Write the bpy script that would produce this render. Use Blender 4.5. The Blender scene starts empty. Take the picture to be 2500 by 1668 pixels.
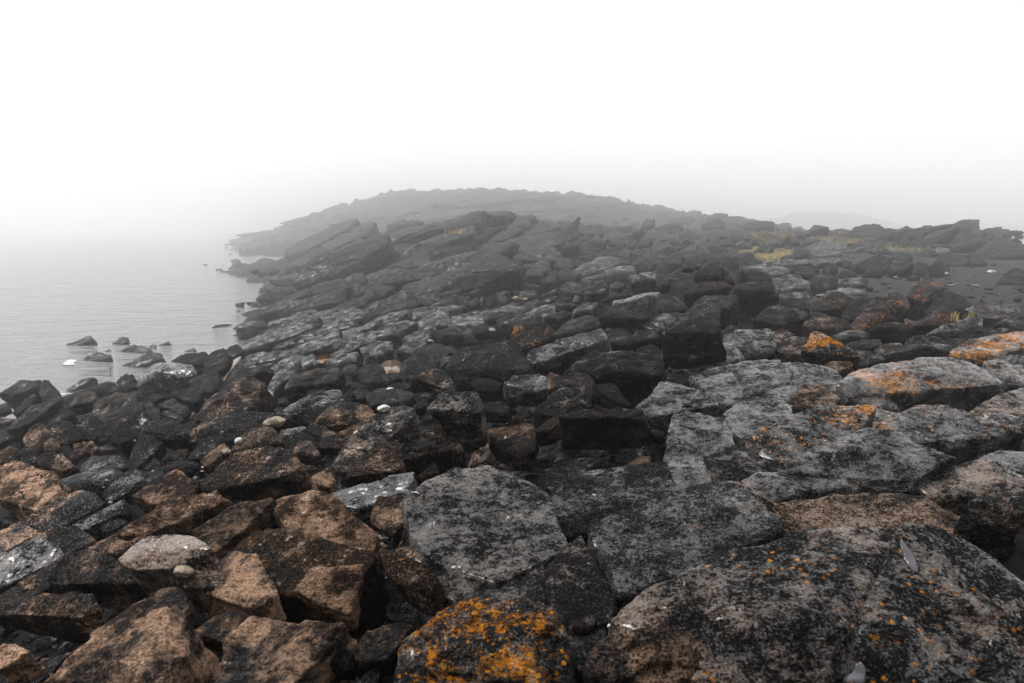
import bpy, bmesh, math, random
import numpy as np
from mathutils import Vector

# ------------------------------------------------------------------ camera
SC = bpy.context.scene
COL = SC.collection
CAMZ = 4.0                       # eye height above the sea (z = 0)
PITCH = math.atan(280.0 / (2500 * 24.0 / 36.0))     # horizon at row 554 of the photo
cam_data = bpy.data.cameras.new('camera')
cam_data.sensor_width = 36.0
cam_data.lens = 24.0
cam_data.clip_start = 0.05
cam_data.clip_end = 5000
cam = bpy.data.objects.new('camera', cam_data)
cam.location = (0, 0, CAMZ)
cam.rotation_euler = (math.radians(90) - PITCH, 0, 0)
COL.objects.link(cam)
SC.camera = cam

# ------------------------------------------------------------------ light
SUN_EL, SUN_AZ = math.radians(54), math.radians(-84)      # behind the fog, over the sea
world = bpy.data.worlds.new('World')
SC.world = world
world.use_nodes = True
wn, wl = world.node_tree.nodes, world.node_tree.links
wn.clear()
w_out = wn.new('ShaderNodeOutputWorld')
w_bg = wn.new('ShaderNodeBackground')
w_sky = wn.new('ShaderNodeTexSky')
w_sky.sky_type = 'NISHITA'
w_sky.sun_disc = False
w_sky.sun_elevation = SUN_EL
w_sky.sun_rotation = SUN_AZ
w_sky.dust_density = 6.0
w_hsv = wn.new('ShaderNodeHueSaturation')
w_hsv.inputs['Saturation'].default_value = 0.15
w_tc = wn.new('ShaderNodeTexCoord')
w_sep = wn.new('ShaderNodeSeparateXYZ')
w_map = wn.new('ShaderNodeMapRange')           # overcast dome, a little brighter towards the zenith
w_map.inputs['From Min'].default_value = 0.0
w_map.inputs['From Max'].default_value = 1.0
w_map.inputs['To Min'].default_value = 9.6
w_map.inputs['To Max'].default_value = 13.0
w_comb = wn.new('ShaderNodeCombineColor')
w_mix = wn.new('ShaderNodeMix')
w_mix.data_type = 'RGBA'
w_mix.inputs['Factor'].default_value = 0.93
wl.new(w_tc.outputs['Generated'], w_sep.inputs[0])
wl.new(w_sep.outputs['Z'], w_map.inputs['Value'])
wl.new(w_sky.outputs[0], w_hsv.inputs['Color'])
for k in range(3):
    wl.new(w_map.outputs[0], w_comb.inputs[k])
wl.new(w_hsv.outputs[0], w_mix.inputs[6])
wl.new(w_comb.outputs[0], w_mix.inputs[7])
wl.new(w_mix.outputs[2], w_bg.inputs['Color'])
w_bg.inputs['Strength'].default_value = 0.0375
wl.new(w_bg.outputs[0], w_out.inputs['Surface'])

sun_data = bpy.data.lights.new('sun', 'SUN')
sun_data.energy = 1.5
sun_data.angle = math.radians(20)
sun_data.color = (1.0, 0.97, 0.94)
sun = bpy.data.objects.new('sun', sun_data)
sd = Vector((math.sin(SUN_AZ) * math.cos(SUN_EL), math.cos(SUN_AZ) * math.cos(SUN_EL), math.sin(SUN_EL)))
sun.rotation_euler = (-sd).to_track_quat('-Z', 'Y').to_euler()
COL.objects.link(sun)

vs = SC.view_settings
vs.view_transform = 'Standard'
vs.look = 'None'
vs.exposure = 1.7
vs.gamma = 1.0
vs.use_curve_mapping = False
cy = SC.cycles
cy.use_denoising = True
cy.denoiser = 'OPENIMAGEDENOISE'
cy.denoising_prefilter = 'ACCURATE'
cy.max_bounces = 10
cy.diffuse_bounces = 2
cy.glossy_bounces = 2
cy.transmission_bounces = 2
cy.volume_bounces = 8
cy.use_adaptive_sampling = False
cy.sample_clamp_indirect = 6.0

HAZE_DENSITY = 0.0066

# ------------------------------------------------------------------ numbers
RNG = np.random.default_rng(7)
FPX, CX, CY = 2500 * 24.0 / 36.0, 1250.0, 834.0
CP, SP = math.cos(PITCH), math.sin(PITCH)


def rays(uv):
    """photo coordinates -> directions in the world, scaled so that y = 1"""
    uv = np.atleast_2d(np.asarray(uv, float))
    du = (uv[:, 0] - CX) / FPX
    dv = -(uv[:, 1] - CY) / FPX
    d = np.stack([du, CP + dv * SP, -SP + dv * CP], 1)
    return d / d[:, 1:2]


def hash3(ix, iy, iz, seed):
    h = (ix.astype(np.int64) * 374761393 + iy.astype(np.int64) * 668265263 + iz.astype(np.int64) * 2147483647 + seed * 1274126177) & 0xFFFFFFFF
    h = ((h ^ (h >> 13)) * 1274126177) & 0xFFFFFFFF
    h = ((h ^ (h >> 16)) * 2246822519) & 0xFFFFFFFF
    return ((h ^ (h >> 15)) & 0xFFFF).astype(np.float32) / 32767.5 - 1.0


def vnoise(p, seed=0):
    i = np.floor(p).astype(np.int64)
    f = (p - i).astype(np.float32)
    f = f * f * f * (f * (f * 6 - 15) + 10)
    x, y, z = i[:, 0], i[:, 1], i[:, 2]
    fx, fy, fz = f[:, 0], f[:, 1], f[:, 2]
    r = 0
    for dx in (0, 1):
        wx = fx if dx else 1 - fx
        for dy in (0, 1):
            wy = fy if dy else 1 - fy
            for dz in (0, 1):
                wz = fz if dz else 1 - fz
                r = r + hash3(x + dx, y + dy, z + dz, seed) * wx * wy * wz
    return r


def fbm(p, oct=4, seed=0, gain=0.5, lac=2.07):
    a, s, r = 1.0, 0.0, 0
    for k in range(oct):
        r = r + a * vnoise(p * lac ** k + 17.3 * k, seed + k)
        s += a
        a *= gain
    return r / s


# the foliation of the gneiss: layers dip towards the sea (left) and a little to the camera
STRATA = np.array([-0.30, -0.12, 0.95])
STRATA /= np.linalg.norm(STRATA)
# ------------------------------------------------------------------ lie of the land
# (photo column, photo row, distance ahead in metres) read off the photograph, turned into points of the world
PICK = """
1250,1660,2.05 300,1660,2.15 0,1660,2.2 2200,1660,2.0 2500,1660,1.95 800,1500,2.5 1900,1450,2.55 2400,1450,2.5
0,1400,3.2 500,1350,2.95 1100,1350,2.85 1600,1300,3.1 2100,1250,3.35 2480,1250,3.3 0,1200,5.0 300,1150,5.0
700,1180,3.9 1150,1180,4.1 1500,1150,4.3 1900,1100,4.4 2400,1100,4.3 600,1080,5.0 900,1080,4.9 1300,1130,4.7
100,1050,8.2 350,1030,7.6 700,1000,6.6 1000,1010,5.8 1300,1010,5.8 1700,1020,5.4 2100,1010,5.5 2450,1000,5.6
100,960,12 350,930,12 600,930,10.3 900,950,8.6 1150,930,8.2 1400,930,7.2 1750,930,6.9 2200,900,7.0 2480,900,7.0
60,930,16 200,880,18.6 400,850,20 560,850,20 700,850,17.5 900,850,15 1100,880,11 1300,850,10.3 1600,850,8.6 1900,860,8.4 2300,830,9.0
700,790,24 900,790,21 1050,780,20.5 1200,770,19.5 1350,780,14.5 1550,780,11 1800,780,11 2100,780,12 2400,780,11.5
640,740,31 800,740,28 1000,735,26 1200,735,23 1350,730,21 1500,720,14.5 1650,700,13 1800,700,14 2000,720,15 2250,720,16 2450,740,15
1700,648,15.5 1850,672,16.5 1560,672,16.5
1450,690,24 1650,640,30 1900,660,25 2100,660,26 2300,660,27 2480,660,27
700,680,44 800,680,40 1000,680,33 1150,680,30 1300,680,29 690,640,58 800,620,52 1000,600,44 1150,600,41 1300,620,37
1000,560,49 1170,528,49 1300,560,44 1050,540,50
600,586,115 690,610,76 800,590,78 800,540,92 850,508,97 895,488,101 900,560,82 940,482,106 1060,490,108 1200,498,108 1400,504,106 1600,514,98
1400,560,72 1600,560,66 1780,540,70 1450,620,44 1600,600,46 1750,610,40 1900,610,40 2050,610,38 2250,610,38 2450,620,36
1900,565,58 2100,570,52 2250,560,52 2420,590,48
"""
DIRECT = [(-46, 99, -1.4), (-56, 125, -1.5), (-66, 152, -1.6), (-82, 189, -1.9), (-92, 215, -2.0), (-40, 14, -2.0), (-30, 30, -2.0), (-45, 60, -2.5), (-70, 110, -3), (-20, 45, -1.6), (-100, 220, -3), (0, 260, -2), (80, 240, -2.5),
          (120, 120, -2), (110, 70, -1.5), (90, 45, -0.5), (60, 30, 0.8), (-25, 9, -1.5), (20, 8, 2.6), (8, 1.2, 2.5), (-8, 1.2, 1.2), (0, 0.8, 2.5),
          (-6, 4, 1.2), (45, 66, -1.2), (95, 150, -2), (70, 60, -1.5), (0, 215, 4), (55, 195, 0.5), (70, 150, -1.5), (-45, 20, -2.5), (-12, 6, 0.4)]
pk = np.array([[float(a) for a in s.split(',')] for s in PICK.split()])
pk[:, 2] = np.where(pk[:, 2] > 58, 58 + (pk[:, 2] - 58) * 2.6, pk[:, 2])
rd = rays(pk[:, :2])
CTRL = np.concatenate([rd * pk[:, 2:3] + np.array([0, 0, CAMZ]), np.array(DIRECT, float)])


def qw(x, y):
    yy = np.maximum(y, 0.6) + 2.5
    return np.stack([x / yy * 2.0, np.log(yy) * 1.6], -1)


def _phi(r2):
    return 0.5 * r2 * np.log(r2 + 1e-9)


_C = qw(CTRL[:, 0], CTRL[:, 1])
_n = len(_C)
_A = np.zeros((_n + 3, _n + 3))
_A[:_n, :_n] = _phi(((_C[:, None] - _C[None]) ** 2).sum(-1)) + np.eye(_n) * 4e-3
_A[:_n, _n] = 1
_A[:_n, _n + 1:] = _C
_A[_n:, :_n] = _A[:_n, _n:].T
_W = np.linalg.solve(_A, np.concatenate([CTRL[:, 2], np.zeros(3)]))


def G(x, y):
    """height of the land (sea level 0)"""
    x, y = np.broadcast_arrays(np.asarray(x, float), np.asarray(y, float))
    sh = x.shape
    p = qw(x.ravel(), y.ravel())
    out = np.empty(len(p))
    for i in range(0, len(p), 20000):
        q = p[i:i + 20000]
        out[i:i + 20000] = _phi(((q[:, None] - _C[None]) ** 2).sum(-1)) @ _W[:_n] + _W[_n] + q @ _W[_n + 1:]
    return np.clip(out, -4.0, 18.0).reshape(sh)


_YS = np.geomspace(1.2, 420, 440)


def hit(u, v, ymin=1.2):
    """where the sight line of a photo point first meets the land"""
    d = rays([(u, v)])[0]
    ys = _YS[_YS >= ymin]
    pts = d[None] * ys[:, None]
    dz = pts[:, 2] + CAMZ - G(pts[:, 0], pts[:, 1])
    below = np.nonzero(dz < 0)[0]
    if len(below) and below[0] > 0:
        k = below[0]
        t = dz[k - 1] / (dz[k - 1] - dz[k] + 1e-9)
        y = ys[k - 1] + (ys[k] - ys[k - 1]) * t
    elif len(below):
        y = ys[0]
    else:
        m = ys < 270
        y = ys[m][np.argmin(dz[m] / ys[m])]
    return d * y + np.array([0, 0, CAMZ])


# ------------------------------------------------------------------ materials
def nodes_of(name):
    m = bpy.data.materials.new(name)
    m.use_nodes = True
    nt = m.node_tree
    nt.nodes.clear()
    return m, nt


class NT:
    def __init__(self, nt):
        self.nt = nt

    def n(self, typ, **kw):
        nd = self.nt.nodes.new(typ)
        for k, v in kw.items():
            if k.startswith('_'):
                setattr(nd, k[1:], v)
        return nd

    def link(self, a, b):
        self.nt.links.new(a, b)

    def setin(self, sock, v):
        if hasattr(v, 'is_output') or isinstance(v, bpy.types.NodeSocket):
            self.nt.links.new(v, sock)
        else:
            sock.default_value = v

    def math(self, op, a, b=0.0, c=0.0, clamp=False):
        nd = self.nt.nodes.new('ShaderNodeMath')
        nd.operation = op
        nd.use_clamp = clamp
        for s, v in zip(nd.inputs, (a, b, c)):
            self.setin(s, v)
        return nd.outputs[0]

    def ramp(self, v, lo, hi, a=0.0, b=1.0):
        nd = self.nt.nodes.new('ShaderNodeMapRange')
        nd.interpolation_type = 'SMOOTHSTEP'
        self.setin(nd.inputs['Value'], v)
        self.setin(nd.inputs['From Min'], lo)
        self.setin(nd.inputs['From Max'], hi)
        self.setin(nd.inputs['To Min'], a)
        self.setin(nd.inputs['To Max'], b)
        return nd.outputs[0]

    def noise(self, vec, scale, detail=4.0, rough=0.55, dist=0.0):
        nd = self.nt.nodes.new('ShaderNodeTexNoise')
        self.setin(nd.inputs['Vector'], vec)
        nd.inputs['Scale'].default_value = scale
        nd.inputs['Detail'].default_value = detail
        nd.inputs['Roughness'].default_value = rough
        nd.inputs['Distortion'].default_value = dist
        return nd.outputs[0]

    def voro(self, vec, scale, feature='F1', rnd=1.0):
        nd = self.nt.nodes.new('ShaderNodeTexVoronoi')
        nd.feature = feature
        self.setin(nd.inputs['Vector'], vec)
        nd.inputs['Scale'].default_value = scale
        nd.inputs['Randomness'].default_value = rnd
        return nd

    def mixc(self, f, a, b, blend='MIX'):
        nd = self.nt.nodes.new('ShaderNodeMix')
        nd.data_type = 'RGBA'
        nd.blend_type = blend
        self.setin(nd.inputs[0], f)
        self.setin(nd.inputs[6], a if not isinstance(a, tuple) else (*a, 1.0))
        self.setin(nd.inputs[7], b if not isinstance(b, tuple) else (*b, 1.0))
        return nd.outputs[2]

    def attr(self, name):
        nd = self.nt.nodes.new('ShaderNodeAttribute')
        nd.attribute_type = 'OBJECT'
        nd.attribute_name = name
        return nd.outputs['Fac']

    def vmath(self, op, a, b):
        nd = self.nt.nodes.new('ShaderNodeVectorMath')
        nd.operation = op
        self.setin(nd.inputs[0], a)
        self.setin(nd.inputs[1], b)
        return nd.outputs[0]


def make_rock_material(name='gneiss', fine=True):
    m, nt = nodes_of(name)
    t = NT(nt)
    out = t.n('ShaderNodeOutputMaterial')
    bs = t.n('ShaderNodeBsdfPrincipled')
    geo = t.n('ShaderNodeNewGeometry')
    pos = geo.outputs['Position']
    sepn = t.n('ShaderNodeSeparateXYZ')
    t.link(geo.outputs['Normal'], sepn.inputs[0])
    nz = sepn.outputs['Z']
    # coordinates squeezed along the foliation, so that grain and bands run in layers
    mp = t.n('ShaderNodeMapping')
    mp.vector_type = 'POINT'
    mp.inputs['Rotation'].default_value = (math.radians(12), math.radians(18), math.radians(12))
    mp.inputs['Scale'].default_value = (0.85, 1.1, 1.7)
    t.link(pos, mp.inputs[0])
    lay = mp.outputs[0]
    tint, val, lich, wet = t.attr('tint'), t.attr('val'), t.attr('lichen'), t.attr('wet')
    big = t.noise(pos, 1.7, 4, 0.6)
    mid = t.noise(pos, 6.0, 6, 0.62, 0.3)
    grain = t.noise(lay, 31.0, 8, 0.70)
    speck = t.noise(pos, 92.0, 5, 0.68)
    band = t.noise(lay, 5.0, 5, 0.6, 0.6)
    # grey to brown, in patches; each rock a little different
    oi = t.n('ShaderNodeObjectInfo')
    rnd = t.math('MULTIPLY', t.math('SUBTRACT', oi.outputs['Random'], 0.5), 0.13)
    rnd2 = t.math('MULTIPLY', t.math('SUBTRACT', t.math('FRACT', t.math('MULTIPLY', oi.outputs['Random'], 7.31)), 0.58), 0.20)
    brownf = t.ramp(t.math('ADD', t.math('ADD', t.math('MULTIPLY', big, 0.5), t.math('MULTIPLY', mid, 0.6)), t.math('MULTIPLY', tint, 0.42)), t.math('SUBTRACT', 0.68, rnd2), t.math('SUBTRACT', 0.90, rnd2))
    brownf = t.math('MULTIPLY', brownf, t.ramp(tint, 0.02, 0.5))
    smoothf = t.ramp(tint, 0.55, 0.85)                       # the tan boulders are less pitted than the grey slabs
    base = t.mixc(brownf, (0.0125, 0.0128, 0.0142), (0.022, 0.0125, 0.0075))
    # pale feldspar patches and flecks
    patch = t.math('ADD', t.math('ADD', t.math('MULTIPLY', mid, 0.62), t.math('MULTIPLY', grain, 0.38)), rnd)
    palef = t.ramp(patch, 0.45, 0.60)
    pale = t.mixc(brownf, (0.054, 0.055, 0.060), (0.31, 0.195, 0.128))
    col = t.mixc(t.math('MULTIPLY', palef, 0.92), base, pale)
    fleck = t.ramp(speck, 0.53, 0.63)
    fl = t.math('MULTIPLY', fleck, t.math('SUBTRACT', 0.62, t.math('MULTIPLY', smoothf, 0.42)))
    col = t.mixc(fl, col, t.mixc(brownf, (0.15, 0.15, 0.16), (0.48, 0.33, 0.235)))
    # black hornblende specks and dark bands
    dark = t.ramp(speck, 0.50, 0.42)
    col = t.mixc(t.math('MULTIPLY', dark, t.math('SUBTRACT', 0.88, t.math('MULTIPLY', smoothf, 0.45))), col, (0.0028, 0.0028, 0.0032))
    darkb = t.ramp(t.math('ADD', t.math('MULTIPLY', band, 0.6), t.math('MULTIPLY', grain, 0.4)), 0.47, 0.37)
    col = t.mixc(t.math('MULTIPLY', darkb, 0.72), col, (0.005, 0.0046, 0.0044))
    # joints: hair cracks, their dark shade painted into the colour as near-black
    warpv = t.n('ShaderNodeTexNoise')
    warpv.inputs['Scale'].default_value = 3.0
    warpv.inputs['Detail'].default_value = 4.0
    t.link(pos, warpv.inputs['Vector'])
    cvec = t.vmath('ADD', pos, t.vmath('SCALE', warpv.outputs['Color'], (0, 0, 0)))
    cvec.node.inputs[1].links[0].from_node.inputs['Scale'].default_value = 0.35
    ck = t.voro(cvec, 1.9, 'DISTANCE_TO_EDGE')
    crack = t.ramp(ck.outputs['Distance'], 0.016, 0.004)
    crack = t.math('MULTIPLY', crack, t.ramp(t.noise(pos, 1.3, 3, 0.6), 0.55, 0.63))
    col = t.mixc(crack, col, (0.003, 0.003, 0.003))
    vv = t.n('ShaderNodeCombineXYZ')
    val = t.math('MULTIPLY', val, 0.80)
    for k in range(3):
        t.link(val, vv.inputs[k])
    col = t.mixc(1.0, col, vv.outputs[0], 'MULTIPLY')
    # crusts of orange lichen: thallus spots plus larger patches
    up = t.ramp(nz, -0.15, 0.35)
    lv1 = t.voro(pos, 36.0)
    sepc = t.n('ShaderNodeSeparateColor')
    t.link(lv1.outputs['Color'], sepc.inputs[0])
    spot_r = t.math('SUBTRACT', t.math('MULTIPLY', sepc.outputs[0], 0.46), 0.12)
    edge = t.math('ADD', lv1.outputs['Distance'], t.math('MULTIPLY', t.math('SUBTRACT', speck, 0.5), 0.9))
    spots = t.ramp(t.math('SUBTRACT', spot_r, edge), 0.0, 0.05)
    lpatch = t.noise(pos, 2.4, 3, 0.55)
    spots = t.math('MULTIPLY', spots, t.ramp(t.math('ADD', lpatch, t.math('MULTIPLY', lich, 0.55)), 0.58, 0.72))
    crust = t.ramp(t.math('ADD', t.math('ADD', t.math('MULTIPLY', t.noise(pos, 2.1, 3, 0.5), 0.62), t.math('MULTIPLY', t.noise(lay, 17.0, 8, 0.78), 0.64)),
                          t.math('MULTIPLY', lich, 0.24)), 0.84, 0.90)
    crust = t.math('MULTIPLY', crust, t.ramp(t.noise(lay, 48.0, 6, 0.75), 0.42, 0.52))
    lmask = t.math('MAXIMUM', spots, crust)
    lmask = t.math('MULTIPLY', t.math('MULTIPLY', lmask, up), t.ramp(lich, 0.0, 0.12))
    lcol = t.mixc(t.ramp(grain, 0.35, 0.68), (0.28, 0.088, 0.008), (0.58, 0.235, 0.012))
    col = t.mixc(lmask, col, lcol)
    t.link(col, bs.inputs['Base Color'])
    # wet film: smoother where water lies
    wsum = t.math('ADD', t.math('MULTIPLY', mid, 0.36), t.math('MULTIPLY', grain, 0.40))
    wsum = t.math('ADD', wsum, t.math('MULTIPLY', speck, 0.24))
    wetn = t.ramp(t.math('ADD', wsum, t.math('MULTIPLY', wet, 0.15)), 0.575, 0.69)
    t.link(t.math('MULTIPLY', wetn, 1.0), bs.inputs['Coat Weight'])
    bs.inputs['Coat Roughness'].default_value = 0.22
    bs.inputs['Coat IOR'].default_value = 1.36
    rough = t.math('SUBTRACT', 0.72, t.math('MULTIPLY', wetn, 0.56))
    rough = t.math('ADD', rough, t.math('MULTIPLY', lmask, 0.25), clamp=True)
    t.link(rough, bs.inputs['Roughness'])
    bs.inputs['IOR'].default_value = 1.5
    t.link(t.math('ADD', 0.05, t.math('MULTIPLY', wetn, 0.95)), bs.inputs['Specular IOR Level'])
    # relief: layers, grain, pits
    h = t.math('ADD', t.math('MULTIPLY', grain, 1.0), t.math('MULTIPLY', band, 1.6))
    h = t.math('ADD', h, t.math('MULTIPLY', speck, 0.75))
    pit = t.voro(pos, 38.0, 'F1')
    h = t.math('ADD', h, t.math('MULTIPLY', t.ramp(pit.outputs['Distance'], 0.0, 0.4), 0.34))
    h = t.math('ADD', h, t.math('MULTIPLY', lmask, 0.10))
    h = t.math('SUBTRACT', h, t.math('MULTIPLY', crack, 0.9))
    bw = t.n('ShaderNodeBump')                                # broad wavy layering, what the far ledges show
    bw.inputs['Strength'].default_value = 0.7
    bw.inputs['Distance'].default_value = 0.16
    t.link(t.noise(lay, 1.5, 5, 0.55, 0.5), bw.inputs['Height'])
    bp = t.n('ShaderNodeBump')
    bp.inputs['Strength'].default_value = 1.0
    bp.inputs['Distance'].default_value = 0.035
    t.link(h, bp.inputs['Height'])
    t.link(bw.outputs[0], bp.inputs['Normal'])
    t.link(bp.outputs[0], bs.inputs['Normal'])
    t.link(bs.outputs[0], out.inputs['Surface'])
    return m


def simple_material(name, c1, c2, scale, rough=0.8, spec=0.3, bump=0.02, bumpscale=None, detail=6):
    m, nt = nodes_of(name)
    t = NT(nt)
    out = t.n('ShaderNodeOutputMaterial')
    bs = t.n('ShaderNodeBsdfPrincipled')
    geo = t.n('ShaderNodeNewGeometry')
    a = t.noise(geo.outputs['Position'], scale, detail, 0.65)
    t.link(t.mixc(t.ramp(a, 0.35, 0.65), c1, c2), bs.inputs['Base Color'])
    bs.inputs['Roughness'].default_value = rough
    bs.inputs['Specular IOR Level'].default_value = spec
    if bump:
        b = t.noise(geo.outputs['Position'], bumpscale or scale * 2, 6, 0.65)
        bp = t.n('ShaderNodeBump')
        bp.inputs['Strength'].default_value = 0.8
        bp.inputs['Distance'].default_value = bump
        t.link(b, bp.inputs['Height'])
        t.link(bp.outputs[0], bs.inputs['Normal'])
    t.link(bs.outputs[0], out.inputs['Surface'])
    return m


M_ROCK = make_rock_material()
M_SAND = simple_material('black_sand', (0.016, 0.016, 0.017), (0.046, 0.045, 0.045), 9.0, 1.0, 0.04, 0.03, 24.0)
M_SHELL = simple_material('shell_white', (0.22, 0.215, 0.20), (0.44, 0.43, 0.42), 60.0, 0.45, 0.4, 0.002)
M_CREAM = simple_material('cream_stone', (0.07, 0.055, 0.04), (0.27, 0.22, 0.165), 14.0, 0.7, 0.3, 0.004)
M_GRASS = simple_material('dry_grass', (0.22, 0.165, 0.06), (0.34, 0.28, 0.13), 3.0, 0.8, 0.2, 0.0)
M_FOAM = simple_material('sea_foam', (0.42, 0.43, 0.44), (0.62, 0.63, 0.64), 9.0, 0.6, 0.3, 0.05, 14.0)
M_KELP = simple_material('kelp', (0.02, 0.017, 0.012), (0.05, 0.04, 0.02), 20.0, 0.4, 0.5, 0.004)
M_LEAF = simple_material('yellow_weed', (0.30, 0.28, 0.03), (0.45, 0.42, 0.06), 20.0, 0.6, 0.3, 0.003)
M_FARHILL = simple_material('far_hill', (0.05, 0.055, 0.045), (0.09, 0.09, 0.075), 0.2, 0.9, 0.2, 0.3, 0.6)


def water_material(name, c, rough, scales, dist, strength):
    m, nt = nodes_of(name)
    t = NT(nt)
    out = t.n('ShaderNodeOutputMaterial')
    bs = t.n('ShaderNodeBsdfPrincipled')
    geo = t.n('ShaderNodeNewGeometry')
    mp = t.n('ShaderNodeMapping')
    mp.inputs['Rotation'].default_value = (0, 0, math.radians(14))
    mp.inputs['Scale'].default_value = (0.55, 1.5, 1.0)
    t.link(geo.outputs['Position'], mp.inputs[0])
    h = 0.0
    for s, w in scales:
        h = t.math('ADD', t.math('MULTIPLY', t.noise(mp.outputs[0], s, 3, 0.55, 0.4), w), h)
    bp = t.n('ShaderNodeBump')
    bp.inputs['Strength'].default_value = strength
    bp.inputs['Distance'].default_value = dist
    t.link(h, bp.inputs['Height'])
    t.link(bp.outputs[0], bs.inputs['Normal'])
    bs.inputs['Base Color'].default_value = (*c, 1)
    bs.inputs['Roughness'].default_value = rough
    bs.inputs['IOR'].default_value = 1.34
    t.link(bs.outputs[0], out.inputs['Surface'])
    return m


M_SEA = water_material('sea_water', (0.10, 0.102, 0.107), 0.12, [(0.35, 1.2), (1.1, 0.6), (3.3, 0.25)], 0.35, 0.9)
M_POOL = water_material('pool_water', (0.07, 0.07, 0.078), 0.03, [(6.0, 1.0)], 0.002, 0.3)
M_BROWNPOOL = water_material('peaty_pool_water', (0.075, 0.034, 0.008), 0.05, [(6.0, 1.0)], 0.004, 0.4)


# ------------------------------------------------------------------ mesh helpers
def mesh_np(name, verts, faces, mat, smooth=True):
    """faces: int array (k, 3) or (k, 4)"""
    me = bpy.data.meshes.new(name)
    verts = np.ascontiguousarray(verts, np.float32)
    faces = np.ascontiguousarray(faces, np.int32)
    k, s = faces.shape
    me.vertices.add(len(verts))
    me.vertices.foreach_set('co', verts.ravel())
    me.loops.add(k * s)
    me.loops.foreach_set('vertex_index', faces.ravel())
    me.polygons.add(k)
    me.polygons.foreach_set('loop_start', np.arange(0, k * s, s, dtype=np.int32))
    if smooth:
        me.polygons.foreach_set('use_smooth', np.ones(k, bool))
    me.update(calc_edges=True)
    me.materials.append(mat)
    return me


def put(name, me, parent=None, label=None, cat=None, group=None, kind=None, loc=None):
    o = bpy.data.objects.new(name, me)
    COL.objects.link(o)
    if loc is not None:
        o.location = loc
    if parent is not None:
        o.parent = parent
    if label:
        o['label'] = label
    if cat:
        o['category'] = cat
    if group:
        o['group'] = group
    if kind:
        o['kind'] = kind
    return o


def look(o, tint=0.4, val=1.0, lichen=0.0, wet=0.3):
    o['tint'], o['val'], o['lichen'], o['wet'] = float(tint), float(val), float(lichen), float(wet)
    return o


_CUBES = {}


def cubesphere(n):
    if n in _CUBES:
        return _CUBES[n]
    g = np.tan(np.linspace(-1, 1, n + 1) * math.pi / 4)
    a, b = np.meshgrid(g, g, indexing='ij')
    one = np.ones_like(a)
    V, F = [], []
    idx = np.arange((n + 1) ** 2).reshape(n + 1, n + 1)
    q = np.stack([idx[:-1, :-1], idx[1:, :-1], idx[1:, 1:], idx[:-1, 1:]], -1).reshape(-1, 4)
    for k, (P, flip) in enumerate([((one, a, b), 0), ((-one, a, b), 1), ((a, one, b), 1), ((a, -one, b), 0), ((a, b, one), 0), ((a, b, -one), 1)]):
        V.append(np.stack([c.ravel() for c in P], 1))
        F.append((q[:, ::-1] if flip else q) + k * (n + 1) ** 2)
    V, F = np.concatenate(V), np.concatenate(F)
    key = np.round(V * 1e5).astype(np.int64)
    _, first, inv = np.unique(key, axis=0, return_index=True, return_inverse=True)
    V, F = V[first], inv.ravel()[F]
    V /= np.linalg.norm(V, axis=1, keepdims=True)
    _CUBES[n] = (V, F)
    return V, F


def hull_planes(P):
    bm = bmesh.new()
    for p in P:
        bm.verts.new(p)
    bmesh.ops.convex_hull(bm, input=bm.verts)
    bm.normal_update()
    N, D, A = [], [], []
    for f in bm.faces:
        ar = f.calc_area()
        if ar > 1e-9:
            N.append(f.normal[:])
            D.append(f.normal.dot(f.verts[0].co))
            A.append(ar)
    bm.free()
    N, D, A = np.array(N), np.array(D), np.array(A)
    order = np.argsort(-A)
    kn, kd = [], []
    for i in order:
        dup = False
        for n0 in kn:
            if n0 @ N[i] > 0.985:
                dup = True
                break
        if not dup:
            kn.append(N[i])
            kd.append(D[i])
    return np.array(kn), np.array(kd)


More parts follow.
